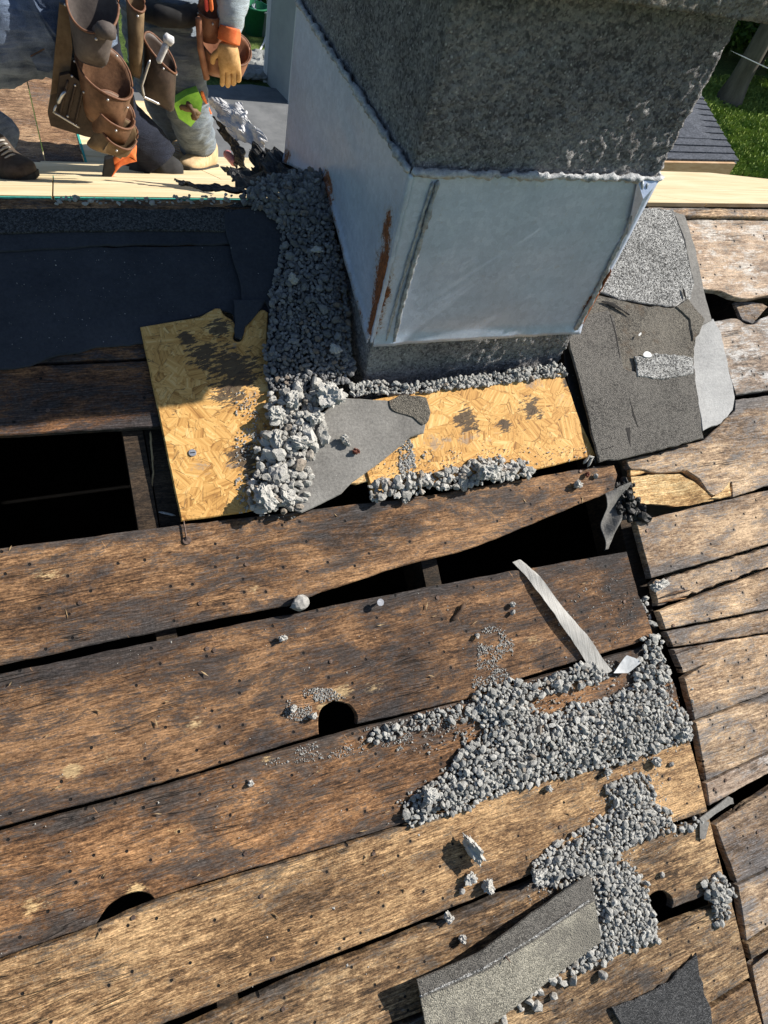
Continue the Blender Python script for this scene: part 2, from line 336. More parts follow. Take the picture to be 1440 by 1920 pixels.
MDARK = simple('attic_dark', (.006, .005, .005), (.012, .011, .01), 5.)  # attic darkness put into the colour: near black even in sun
MLEA = simple('brown_leather', (.085, .042, .022), (.20, .105, .058), 26., .55, 0, .5, .003)
MLEAD = simple('dark_leather', (.028, .019, .015), (.065, .043, .032), 30., .5, 0, .5, .003)
MLEAG = simple('grey_suede', (.055, .045, .042), (.13, .11, .10), 14., .8, 0, .5, .003)
MLEAC = simple('canvas_tan', (.11, .072, .038), (.21, .145, .08), 22., .8, 0, .5, .003)
MLEAR = simple('red_brown_leather', (.17, .070, .038), (.32, .15, .085), 26., .55, 0, .5, .003)
MLEAT = simple('leather_trim', (.10, .045, .024), (.19, .088, .048), 60., .6)
def denim(name, a, b):
    m = N(name); c = m.coord(False); n1 = m.noise(c, 7., 6, .7); n2 = m.noise(c, 500., 2); n3 = m.noise(m.scale(c, (4, 4, 22)), 1.6, 4, .6, 1.)
    col = m.ramp(m.math('ADD', m.math('MULTIPLY', n1, .5), m.math('ADD', m.math('MULTIPLY', n2, .2), m.math('MULTIPLY', n3, .3))), [(.38, a), (.66, b)])
    return m.fin(col, .9, m.bump(m.math('ADD', m.math('MULTIPLY', n3, 3.), n2), .8, .008))
MJA = denim('dark_denim', (.05, .075, .13), (.30, .38, .52))
MJB = denim('worn_denim', (.09, .115, .15), (.34, .40, .46))
MNAVY = denim('navy_cloth', (.008, .011, .022), (.022, .028, .05))
MSHIRT = denim('pale_blue_shirt', (.30, .37, .42), (.50, .58, .63))
MBLK = simple('black_cloth', (.012, .012, .013), (.03, .03, .032), 20.)
MGLT = simple('tan_glove', (.36, .21, .08), (.58, .37, .17), 40., .8, 0, .5, .003)
MGLO = simple('orange_glove', (.55, .11, .03), (.72, .20, .06), 40., .7)
MBOOT = simple('tan_boot', (.40, .28, .15), (.58, .43, .26), 30., .8)
MBOOTD = simple('dark_boot', (.045, .032, .024), (.10, .075, .055), 30., .7)
MGREEN = simple('lime_pad', (.20, .55, .05), (.36, .72, .10), 30., .5)
MSKIN = simple('skin', (.42, .24, .16), (.52, .31, .22), 15., .5)
MHAIR = simple('hair', (.03, .02, .015), (.06, .04, .03), 60., .7)
MWHITE = simple('white_flake', (.55, .55, .53), (.75, .75, .73))
MSOLE = simple('rubber', (.02, .02, .02), (.05, .05, .05), 30., .8)

# ------------------------------------------------------------------ geometry helpers (roof frame: u, v, w)
def densify(pts, step):
    out = []; n = len(pts)
    for i in range(n):
        a = np.array(pts[i]); b = np.array(pts[(i + 1) % n]); L = np.linalg.norm(b - a); k = max(1, int(L / step))
        for j in range(k): out.append((a + (b - a) * j / k, j == 0))
    return out
def slab_bm(uv, th, w0, wob=.0018, step=.015, cham=.0022, wfun=None, seed=0., freq=22.):
    area = sum(uv[i][0] * uv[(i + 1) % len(uv)][1] - uv[(i + 1) % len(uv)][0] * uv[i][1] for i in range(len(uv)))
    if area < 0: uv = uv[::-1]
    for _ in range(2):       # round the short jogs
        q_ = []; k_ = len(uv)
        for i in range(k_):
            a = np.array(uv[i - 1]); b = np.array(uv[i]); c = np.array(uv[(i + 1) % k_])
            if max(np.linalg.norm(a - b), np.linalg.norm(c - b)) < .036: q_ += [tuple(b + (a - b) * .25), tuple(b + (c - b) * .25)]
            else: q_.append(tuple(b))
        uv = q_
    d = densify(uv, step); n = len(d); p = np.array([x[0] for x in d])
    tan = np.roll(p, -1, 0) - np.roll(p, 1, 0); tan /= np.maximum(np.linalg.norm(tan, axis=1, keepdims=True), 1e-9)
    nor = np.stack([-tan[:, 1], tan[:, 0]], 1)          # inward for ccw
    for i in range(n):
        q = Vector((p[i, 0] * freq, p[i, 1] * freq, seed)); a = mn.noise(q) + .5 * mn.noise(q * 3.1) + .3 * mn.noise(q * 9.)
        p[i] += nor[i] * a * wob
    bm = bmesh.new(); wf = wfun or (lambda u, v: 0.)
    inn = p + nor * cham
    r0 = [bm.verts.new((x, y, w0 + wf(x, y))) for x, y in inn]
    r1 = [bm.verts.new((x, y, w0 - cham + wf(x, y))) for x, y in p]
    r2 = [bm.verts.new((x, y, w0 - th + wf(x, y))) for x, y in p]
    f = bm.faces.new(r0); bm.faces.new(r2[::-1])
    for i in range(n):
        j = (i + 1) % n
        bm.faces.new((r1[i], r1[j], r0[j], r0[i])); bm.faces.new((r2[i], r2[j], r1[j], r1[i]))
    if wfun: bmesh.ops.triangulate(bm, faces=[g for g in bm.faces if len(g.verts) > 4])
    return bm
SD = [0.]
PLANKS = []
def slab(name, px, th, w0, mat, parent, label=None, **k):
    SD[0] += 3.7
    uv = [uvp(x, y, w0) for x, y in px]
    o = from_bm(name, slab_bm(uv, th, w0, seed=SD[0], **k), mat, parent)
    if label: o['label'] = label
    if name in ('plank', 'osb_panel'): PLANKS.append((uv, o, w0))
    return o
def inside(pt, poly):
    x, y = pt; r = False; j = len(poly) - 1
    for i in range(len(poly)):
        xi, yi = poly[i]; xj, yj = poly[j]
        if (yi > y) != (yj > y) and x < (xj - xi) * (y - yi) / (yj - yi) + xi: r = not r
        j = i
    return r
def sheet(name, top, bot, mat, w0=0., wfun=None, th=.003, nu=40, nv=16, rough=.0, parent=None, base=ROOF_M, edge=.0, **k):
    """curved thin sheet between two pixel polylines lying on the roof"""
    def samp(pl, t):
        uv = np.array([uvp(x, y, w0) for x, y in pl]); L = np.r_[0, np.cumsum(np.linalg.norm(np.diff(uv, axis=0), axis=1))]
        return np.array([np.interp(t * L[-1], L, uv[:, 0]), np.interp(t * L[-1], L, uv[:, 1])])
    SD[0] += 3.1; vs = []
    for j in range(nv + 1):
        for i in range(nu + 1):
            s = i / nu; t = j / nv; a = samp(top, s); b = samp(bot, s); p = a + (b - a) * t
            if edge:
                q = Vector((p[0] * 40, p[1] * 40, SD[0])); e = edge * mn.noise(q)
                if i in (0, nu): p = p + np.array([e, 0])
                if j in (0, nv): p = p + np.array([0, e])
            z = w0 + (wfun(s, t) if wfun else 0) + rough * mn.noise(Vector((p[0] * 18, p[1] * 18, SD[0]))) + rough * .4 * mn.noise(Vector((p[0] * 60, p[1] * 60, SD[0])))
            vs.append((p[0], p[1], z))
    W = nu + 1; fs = []; n = len(vs)
    for j in range(nv):
        for i in range(nu):
            a = j * W + i; fs.append((a, a + W, a + W + 1, a + 1))
    vs2 = [(x, y, z - th) for x, y, z in vs]
    fs2 = [tuple(n + i for i in f[::-1]) for f in fs]
    bd = [j * W for j in range(nv + 1)] + [nv * W + i for i in range(1, nu + 1)] + [j * W + nu for j in range(nv - 1, -1, -1)] + [i for i in range(nu - 1, 0, -1)]
    sd = [(bd[(i + 1) % len(bd)], bd[i], n + bd[i], n + bd[(i + 1) % len(bd)]) for i in range(len(bd))]
    o = from_data(name, vs + vs2, fs + fs2 + sd, mat, parent, smooth=False, **k)
    if parent is None: recentre(o, base)
    return o
def box_bm(bm, lo, hi, mtx=None):
    v = [bm.verts.new(Vector((x, y, z))) for x in (lo[0], hi[0]) for y in (lo[1], hi[1]) for z in (lo[2], hi[2])]
    for f in ((0, 1, 3, 2), (4, 6, 7, 5), (0, 4, 5, 1), (2, 3, 7, 6), (0, 2, 6, 4), (1, 5, 7, 3)): bm.faces.new([v[i] for i in f])
    if mtx:
        for q in v: q.co = mtx @ q.co
    return v
def box(name, lo, hi, mat, parent=None, bev=0., mtx=None, **k):
    bm = bmesh.new(); box_bm(bm, lo, hi, mtx)
    if bev: bmesh.ops.bevel(bm, geom=bm.edges[:], offset=bev, segments=2, affect='EDGES')
    return from_bm(name, bm, mat, parent, **k)
def hexa(name, pts8, mat, parent=None, **k):      # bottom ring of 4, top ring of 4
    return from_data(name, pts8, [(3, 2, 1, 0), (4, 5, 6, 7), (0, 1, 5, 4), (1, 2, 6, 5), (2, 3, 7, 6), (3, 0, 4, 7)], mat, parent, **k)

# ------------------------------------------------------------------ THE ROOF
RIDGE_V = .614 * H
EAVE_V = -2.6
roof = empty('house_roof', ROOF_M, label='stripped plank roof deck of old boards with open holes, around the chimney', cat='roof')
def plank(px, mat=MW, w=0., label=None, **k): return slab('plank', px, .021, w, mat, roof, label, **k)
XL = -420
# upper left, beside the chimney
plank([(XL, 392), (0, 392), (600, 388), (600, 520), (0, 528), (XL, 535)], MWD, 0)
plank([(XL, 540), (0, 533), (330, 527), (330, 668), (0, 683), (XL, 700)], MWD, -.001, 'dark stained board under torn black felt')
plank([(XL, 706), (0, 689), (330, 674), (330, 797), (0, 817), (XL, 845)], MWD, 0, 'dark stained board above the open hole')
# long boards
plank([(XL, 1085), (0, 1028), (330, 985), (590, 955), (830, 925), (1120, 874), (1152, 871), (1158, 890), (1150, 921), (1080, 948), (1000, 982), (930, 1010), (860, 1036), (750, 1062), (660, 1092), (600, 1112), (540, 1136), (380, 1166), (0, 1248), (XL, 1340)], MW, .004, 'long board with a ragged tapering lower edge below the OSB')
plank([(XL, 1357), (0, 1264), (300, 1201), (600, 1141), (800, 1101), (960, 1071), (1176, 1034), (1186, 1075), (1200, 1120), (1212, 1150), (1227, 1196), (993, 1266), (870, 1312), (720, 1347), (669, 1358), (671, 1338), (655, 1322), (625, 1314), (603, 1326), (597, 1345), (598, 1377), (300, 1468), (0, 1551), (XL, 1690)], MW, 0, 'wide board with a knot hole at its lower edge')
plank([(XL, 1702), (0, 1562), (300, 1478), (600, 1386), (720, 1355), (900, 1306), (993, 1276), (1232, 1206), (1268, 1292), (1290, 1378), (950, 1475), (740, 1550), (600, 1592), (400, 1650), (290, 1686), (278, 1676), (255, 1672), (225, 1681), (200, 1700), (180, 1733), (0, 1796), (XL, 1960)], MW, -.002, 'wide board carrying the biggest gravel pile')
plank([(XL, 1970), (0, 1804), (180, 1741), (290, 1692), (600, 1599), (740, 1556), (950, 1482), (1293, 1386), (1308, 1440), (1327, 1522), (1190, 1566), (1000, 1638), (860, 1698), (720, 1754), (545, 1822), (485, 1846), (250, 1945), (0, 2040), (XL, 2190)], MW2, .001)
plank([(XL, 2210), (0, 2062), (290, 1955), (490, 1866), (550, 1838), (720, 1772), (1000, 1655), (1200, 1577), (1330, 1533), (1352, 1620), (1362, 1658)] + [(1352, 1664), (1300, 1688), (1260, 1704), (1262, 1690), (1255, 1678), (1240, 1670), (1224, 1675), (1213, 1688), (1209, 1708), (1214, 1736), (1000, 1818), (720, 1925), (300, 2110), (0, 2230), (XL, 2400)], MW2, 0)
plank([(XL, 2420), (0, 2245), (300, 2122), (720, 1935), (1000, 1827), (1213, 1750), (1240, 1740), (1345, 1700), (1372, 1690), (1388, 1750), (1406, 1833), (1337, 1878), (1150, 1965), (700, 2160), (0, 2470), (XL, 2650)], MW2, .002)
plank([(XL, 2670), (0, 2485), (700, 2172), (1150, 1974), (1340, 1888), (1408, 1843), (1440, 1960), (1465, 2080), (1150, 2220), (700, 2430), (0, 2760), (XL, 2950)], MW2, 0)
# broad run below, outside the picture, down to the eave
def uvplank(u0, u1, v0, v1, mat):
    o = from_bm('plank', slab_bm([(u0, v0), (u1, v0), (u1, v1), (u0, v1)], .021, 0., seed=SD[0] + u0), mat, roof); SD[0] += 2.3; return o
for k in range(5):
    v = -1.42 - k * .235
    uvplank(-1.2, 1.255, v - .228, v, MW2); uvplank(1.262, 3.4, v - .228, v, MW3)
# right of the seam
XR = 1900
def rp(a, b, c, d, mat, w=0., label=None, **k):   # left-top, right-top(1440), right-bottom(1440), left-bottom
    def ext(p, q): s = (q[1] - p[1]) / (q[0] - p[0]); return (XR, q[1] + s * .93 * (XR - q[0]))
    return plank([a, b, ext(a, b), ext(d, c), c, d], mat, w, label, **k)
plank([(1215, 388), (1440, 392), (XR, 398), (XR, 420), (1440, 407), (1330, 405), (1290, 404), (1262, 406), (1225, 405)], MW3, .012, 'narrow brown board along the ridge')
plank([(1268, 413), (1330, 411), (1440, 413), (XR, 425), (XR, 540), (1440, 553), (1400, 561), (1375, 556), (1350, 545), (1308, 541), (1296, 500)], MWW, 0, 'whitewashed board with a broken lower edge over a hole')
plank([(1338, 603), (1370, 597), (1385, 597), (1398, 608), (1415, 609), (1425, 598), (1440, 592), (XR, 560), (XR, 690), (1440, 732), (1380, 741), (1360, 680)], MWW, .001, 'whitewashed board below the ragged hole')
plank([(1175, 862), (1240, 848), (1320, 825), (1378, 770), (1379, 750), (1440, 741), (XR, 700), (XR, 830), (1440, 911), (1374, 932), (1372, 903), (1350, 925), (1336, 931), (1326, 921), (1312, 898), (1288, 883), (1250, 886), (1217, 885), (1200, 880), (1180, 881)], MW3, .001, 'pale brown board broken open along its lower edge', wob=.003)
slab('split_piece', [(1181, 872), (1205, 869), (1216, 884), (1182, 892)], .012, -.004, MWF, roof, 'pale fresh corner of the broken board', wob=.003)
rp((1192, 978), (1440, 919), (1440, 1020), (1221, 1084), MW3, .0, 'grey stained board right of the seam below the break', wob=.002)
rp((1224, 1092), (1440, 1027), (1440, 1062), (1233, 1136), MW3, -.003, 'thin splintered board strip right of the seam', wob=.006, freq=40)
rp((1236, 1146), (1440, 1070), (1440, 1142), (1248, 1180), MW3, .002, wob=.002)
rp((1249, 1185), (1440, 1147), (1440, 1186), (1262, 1213), MW3, -.001, wob=.003)
plank([(1263, 1218), (1440, 1190), (XR, 1110), (XR, 1105), (XR, 1125), (1440, 1299), (1303, 1350), (1283, 1272), (1325, 1245), (1281, 1262)], MW3, 0, wob=.002)
rp((1305, 1355), (1440, 1304), (1440, 1409), (1324, 1464), MW3, .001, 'broad smooth board right of the seam')
rp((1325, 1469), (1440, 1415), (1440, 1451), (1330, 1511), MWW, .003, 'narrow whitish board above the dark gap')
rp((1342, 1548), (1440, 1482), (1440, 1628), (1382, 1656), MW3, -.002)
rp((1384, 1661), (1440, 1633), (1440, 1738), (1400, 1764), MW3, 0)
rp((1402, 1770), (1440, 1744), (1440, 1780), (1409, 1800), MW2, .001)
rp((1412, 1812), (1440, 1796), (1440, 1925), (1436, 1930), MW3, 0)
plank([(1440, 1936), (1460, 1925), (XR, 1700), (XR, 1990), (1490, 2160)], MW3, 0)
# splintered fresh wood in the broken board
def splinter(px, w0, mat, label, wf=None):
    top, bot = px
    return sheet('splintered_wood', top, bot, mat, w0, wf, .014, 40, 14, .002, parent=roof, edge=.002, label=label)
splinter(([(1183, 894), (1230, 890), (1272, 890), (1300, 905), (1336, 934)], [(1190, 948), (1225, 943), (1268, 948), (1300, 946), (1338, 938)]), -.004, MWF, 'fresh yellow split wood inside the broken board', lambda s, t: .006 * sin(pi * s) * (1 - t) - .012 * t * sin(pi * s))
slab('split_piece', [(1334, 934), (1352, 922), (1368, 900), (1372, 930), (1350, 936)], .012, .001, MWF, roof, 'small yellow torn end of the broken board', wob=.002)
slab('split_piece', [(1376, 566), (1408, 566), (1430, 568), (1440, 575), (1426, 590), (1412, 609), (1392, 600)], .010, -.030, MW3, roof, 'loose broken piece inside the ragged hole', wob=.003)
# cracks and splinters standing in the strips right of the seam
for a, b, w_ in (((1240, 1120), (1300, 1105), 5), ((1236, 1130), (1290, 1121), 4), ((1262, 1228), (1320, 1208), 3)):
    slab('splinter', [a, ((a[0] + b[0]) / 2, (a[1] + b[1]) / 2 - w_), b, ((a[0] + b[0]) / 2, (a[1] + b[1]) / 2 + 1)], .006, .004, MW, roof, wob=.001)
# rafters
for u in (.045, .655, 1.243, 1.85, 2.46, -.565):
    box('rafter', (u - .02, EAVE_V, -.17), (u + .02, RIDGE_V - .02, -.045 if u != .045 else -.023), MRAF, roof)
box('attic_light_block', (-1.25, EAVE_V, -.04), (-.62, RIDGE_V - .02, -.0225), MDARK, roof); box('attic_light_block', (2.15, EAVE_V, -.04), (3.4, RIDGE_V - .02, -.0225), MDARK, roof)  # unseen boards added to keep outside light out of the attic
box('ridge_beam', (-1.2, RIDGE_V - .018, -.2), (3.4, RIDGE_V + .002, -.03), MRAF, roof)
box('splice_block', (.068, .12, -.13), (.11, .47, -.03), MRAF, roof, label='short grey timber beside the rafter in the square hole')
# nails
def nail_disc(bm, r, h, seg=10):
    bmesh.ops.create_cone(bm, cap_ends=True, segments=seg, radius1=r, radius2=r * .9, depth=h)
nb = bmesh.new(); nail_disc(nb, .0045, .003); NM = bpy.data.meshes.new('nail_head'); nb.to_mesh(NM); nb.free(); NM.materials.append(MNAIL)
NPX = [(349, 1014), (375, 1131), (388, 1216), (402, 1219), (426, 1392), (441, 1473), (490, 1680), (512, 1797), (462, 1058), (1213, 995), (1262, 1173), (1340, 1480), (1088, 884), (1060, 1345), (893, 1190), (1170, 1128), (1360, 1463), (531, 1891), (460, 1600), (620, 1240), (250, 1720), (150, 1130), (820, 1120), (1255, 1460), (1050, 1550), (700, 1600), (1420, 1560), (1240, 1530), (90, 770), (358, 852)]
for x, y in NPX:
    for uv, po, w0 in PLANKS:
        p = uvp(x, y, w0)
        if inside(p, uv):
            o = bpy.data.objects.new('nail_head', NM); COL.objects.link(o); o.parent = po; o.location = (p[0], p[1], w0 + .001); break
# OSB patches
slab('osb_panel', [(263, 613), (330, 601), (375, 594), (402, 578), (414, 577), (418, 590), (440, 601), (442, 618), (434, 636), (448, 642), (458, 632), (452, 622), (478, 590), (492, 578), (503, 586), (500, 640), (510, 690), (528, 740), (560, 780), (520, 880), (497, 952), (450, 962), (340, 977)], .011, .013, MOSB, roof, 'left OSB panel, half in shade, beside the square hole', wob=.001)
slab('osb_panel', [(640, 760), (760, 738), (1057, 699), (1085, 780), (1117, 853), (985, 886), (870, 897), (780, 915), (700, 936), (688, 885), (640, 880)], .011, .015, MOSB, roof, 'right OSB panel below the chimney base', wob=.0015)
slab('board_end', [(600, 905), (688, 885), (697, 902), (640, 912), (612, 932)], .009, .010, MWF, roof, 'torn yellow OSB edge under the grey felt', wob=.005, freq=60)
# shingles and felt left on the deck
slab('felt_sheet', [(XL, 472), (0, 466), (440, 458), (470, 470), (500, 480), (548, 500), (600, 520), (600, 730), (520, 735), (508, 690), (503, 600), (495, 590), (470, 606), (450, 640), (437, 636), (436, 610), (440, 590), (418, 583), (400, 585), (330, 602), (266, 616), (272, 645), (180, 652), (110, 668), (40, 690), (0, 694), (XL, 700)], .003, .006, MFB, roof, 'smooth black felt in the chimney shade', wob=.004)
slab('felt_sheet', [(XL, 440), (0, 434), (250, 430), (440, 432), (452, 458), (300, 459), (200, 461), (0, 471), (XL, 478)], .003, .011, MFB, roof, 'narrow lapped strip of black felt', wob=.003)
slab('shingle_strip', [(XL, 392), (0, 390), (200, 389), (420, 386), (470, 372), (500, 372), (480, 430), (440, 434), (250, 432), (0, 437), (XL, 443)], .004, .016, MSHD, roof, 'dark granulated shingle strip under the ridge', wob=.002)
slab('felt_sheet', [(420, 400), (470, 385), (560, 370), (600, 500), (545, 620), (520, 740), (505, 745), (500, 690), (506, 600), (498, 570), (452, 566), (445, 500), (430, 450)], .003, .020, MFB, roof, 'dark torn felt corner left of the gravel', wob=.006)
slab('felt_tatter', [(440, 600), (437, 560), (498, 562), (480, 590), (462, 612), (456, 640), (440, 632)], .003, .023, MFB, roof, 'black torn felt tongue lying on the OSB', wob=.004)
slab('felt_sheet', [(640, 745), (726, 750), (775, 768), (800, 790), (795, 812), (770, 820), (735, 850), (690, 884), (660, 905), (640, 925), (600, 946), (566, 962), (551, 958), (560, 915), (575, 850), (585, 815), (600, 780)], .004, .028, MFG, roof, 'worn grey felt piece between the two OSB panels', wob=.002)
slab('shingle_scrap', [(728, 750), (760, 738), (800, 745), (808, 770), (806, 792), (790, 799), (775, 783), (745, 776), (730, 768)], .006, .031, MSHB, roof, 'small shingle scrap beside the grey felt', wob=.004, freq=50)
slab('shingle_strip', [(1185, 388), (1262, 392), (1283, 450), (1302, 530), (1296, 560), (1283, 577), (1215, 570), (1160, 560), (1125, 548), (1120, 500)], .006, .018, MSHL, roof, 'salt and pepper shingle right of the chimney', wob=.004, freq=40)
slab('shingle_strip', [(1100, 548), (1150, 560), (1220, 574), (1285, 576), (1304, 625), (1301, 690), (1180, 700), (1110, 680), (1070, 640), (1080, 600)], .005, .024, MSHB, roof, 'brown worn shingle in the middle of the stack', wob=.005, freq=40)
slab('shingle_strip', [(1062, 620), (1090, 592), (1140, 582), (1152, 592), (1158, 630), (1170, 690), (1200, 700), (1303, 692), (1312, 760), (1320, 822), (1240, 843), (1180, 858), (1124, 867), (1105, 790), (1082, 700)], .006, .030, MSH, roof, 'large dark shingle reaching down to the seam', wob=.0035, freq=40)
slab('shingle_strip', [(1190, 668), (1240, 662), (1300, 668), (1302, 700), (1245, 712), (1196, 706)], .004, .033, MSHL, roof, 'speckled pale shingle band lying on the dark shingles', wob=.004, freq=60)
slab('shingle_strip', [(1263, 396), (1284, 402), (1306, 470), (1325, 560), (1335, 600), (1304, 618), (1290, 560), (1300, 530), (1283, 450)], .004, .014, MFG, roof, 'grey felt edge left along the shingle', wob=.003)
slab('felt_sheet', [(1292, 635), (1318, 608), (1338, 596), (1352, 625), (1368, 690), (1379, 745), (1377, 770), (1352, 792), (1318, 808), (1310, 760), (1300, 700)], .003, .010, MFL, roof, 'pale grey felt flap beside the shingles', wob=.005)
slab('shingle_scrap', [(1268, 575), (1290, 560), (1322, 598), (1312, 625), (1300, 640), (1293, 600)], .004, .028, MSHB, roof, wob=.003)
slab('felt_sheet', [(1056, 622), (1070, 628), (1090, 690), (1112, 780), (1122, 850), (1118, 872), (1090, 800), (1070, 740), (1060, 690)], .003, .004, MTAR, roof, 'black felt edge under the large dark shingle', wob=.002)
for px in ([(1130, 563), (1150, 567), (1182, 589), (1180, 591), (1149, 570), (1128, 566)], [(1142, 590), (1146, 589), (1156, 620), (1164, 672), (1161, 670), (1152, 622)], [(1126, 842), (1150, 835), (1152, 838), (1127, 846)]):
    slab('shingle_crack', px, .001, .0306, MDARK, roof, wob=.001)
for px in ([(1205, 664), (1212, 657), (1222, 662), (1223, 670), (1208, 670)], [(1196, 628), (1202, 622), (1204, 625), (1199, 631)]): slab('paint_flake', px, .001, .036, MWHITE, roof, wob=.0005, step=.004, cham=.0005)
for px in ([(1296, 596), (1301, 640), (1304, 642), (1300, 600)], [(1180, 745), (1192, 780), (1198, 800), (1195, 802), (1186, 780)], [(1172, 802), (1182, 800), (1184, 836), (1181, 838)], [(1280, 540), (1284, 556), (1288, 560), (1284, 542)]): slab('shingle_crack', px, .001, .0306 if px[0][0] < 1270 else .0246, MDARK, roof, wob=.0008)
o = sheet('felt_strip', [(1136, 925), (1158, 912), (1180, 905)], [(1146, 1032), (1158, 1026), (1163, 1010)], MFG, .012, lambda s, t: .012 * sin(9 * t + 2 * s) - .03 * t, .003, 10, 26, .004, edge=.004, label='twisted grey felt strip hanging into the seam above the long gap', cat='felt strip')
o = sheet('metal_angle', [(1312, 1534), (1340, 1514), (1366, 1493), (1374, 1497)], [(1318, 1545), (1342, 1526), (1370, 1508), (1376, 1507)], MFG, .008, None, .003, 20, 4, .001, label='bent grey strip lying over the seam beside the whitish narrow board', cat='metal strip')
sheet('felt_scrap', [(1312, 1534), (1320, 1540), (1330, 1541)], [(1313, 1572), (1318, 1574), (1323, 1572)], MFG, .007, None, .003, 6, 10, .001, base=ROOF_M, label='grey strip end running down into the seam below the bent strip', cat='metal strip')

# ------------------------------------------------------------------ far slope: new sheathing behind the ridge
YR = RIDGE_V * cos(PIT) + H * sin(PIT); ZR = CAMZ + RIDGE_V * sin(PIT) - H * cos(PIT)
Y1, Z1 = 2.02, CAMZ - 1.161
QF = math.tan(rad(24.2))
def ZF(y): return Z1 - QF * (y - Y1)
Y2 = 4.0
def plywood(x0, x1, y0, y1, mat=MPLY, dz=0., label=None, lips=True):
    t = .016
    pts = [(x0, y0, ZF(y0) - t + dz), (x1, y0, ZF(y0) - t + dz), (x1, y1, ZF(y1) - t + dz), (x0, y1, ZF(y1) - t + dz)]
    pts += [(x, y, z + t) for x, y, z in pts]
    o = hexa('plywood_sheet', pts, mat, deck)
    if label: o['label'] = label
    if lips:
        pts2 = [(x0 + .002, y0 - .004, ZF(y0) - t + dz - .002), (x1 - .002, y0 - .004, ZF(y0) - t + dz - .002), (x1 - .002, y0 - .0005, ZF(y0) - t + dz - .002), (x0 + .002, y0 - .0005, ZF(y0) - t + dz - .002)]
        pts2 += [(x, y, z + t - .001) for x, y, z in pts2]
        hexa('painted_edge', pts2, MTEAL, o)
    return o
deck = empty('plywood_deck', Matrix.Identity(4), label='new pale plywood sheathing on the far slope behind the ridge', cat='plywood')
plywood(-1.4, -.05, Y1, 2.62); plywood(-.045, 1.17, Y1, 2.62); plywood(1.175, 2.4, Y1, 2.62, lips=False); plywood(2.405, 4.6, Y1, 2.62, lips=False)
plywood(-1.4, .55, 2.625, 3.24); plywood(.555, 1.775, 2.625, 3.24); plywood(1.78, 4.6, 2.625, 3.24, lips=False)
plywood(-.1, 1.4, 3.245, Y2, label='outermost plywood sheet under the standing worker'); plywood(1.405, 4.6, 3.245, Y2)
# short steep run right behind the ridge (old boards)
hexa('ridge_backing', [(-1.4, YR + .005, ZR - .03), (4.6, YR + .005, ZR - .03), (4.6, Y1 - .01, Z1 - .06), (-1.4, Y1 - .01, Z1 - .06), (-1.4, YR + .005, ZR - .008), (4.6, YR + .005, ZR - .008), (4.6, Y1 - .01, Z1 - .03), (-1.4, Y1 - .01, Z1 - .03)], MWD, deck, label='dark old boards dropping behind the ridge')
o = from_bm('ridge_lath', slab_bm([(-1.0, RIDGE_V - .022), (.44, RIDGE_V - .02), (.47, RIDGE_V + .004), (-1.0, RIDGE_V + .004)], .012, .016, wob=.004, seed=4.), MW, roof)
o['label'] = 'thin splintered lath along the ridge'
# house below
house = empty('house', Matrix.Identity(4), label='house body below the stripped roof', cat='house')
MWALL = simple('cream_siding', (.50, .48, .43), (.58, .56, .50), 4., .8)
def roofz(y): return ZR - (YR - y) * math.tan(PIT)
EY = YR - (RIDGE_V - EAVE_V) * cos(PIT)
x0, x1 = -1.1, 3.3
box('wall', (x0, EY + .3, 0), (x1, EY + .42, roofz(EY + .3) - .045), MWALL, house)
box('wall', (x0, Y2 - .4, 0), (x1, Y2 - .3, ZF(Y2) - .0), MWALL, house)
for xx in (x0, x1 - .1):
    pts = [(xx, EY + .43, 0), (xx + .1, EY + .43, 0), (xx + .1, Y2 - .41, 0), (xx, Y2 - .41, 0)]
    from_data('gable_wall', [(X, y, z) for X in (xx, xx + .1) for y, z in ((EY + .43, 0), (Y2 - .41, 0), (Y2 - .41, ZF(Y2 - .41) - .018), (Y1, Z1 - .062), (YR, ZR - .045), (EY + .43, roofz(EY + .43) - .045))],
              [(0, 5, 4, 3, 2, 1), (6, 7, 8, 9, 10, 11)] + [(i, (i + 1) % 6, 6 + (i + 1) % 6, 6 + i) for i in range(6)], MWALL, house)
box('attic_floor', (x0 + .1, EY + .42, CAMZ - 3.4), (x1 - .1, Y2 - .4, CAMZ - 3.35), MDARK, house)

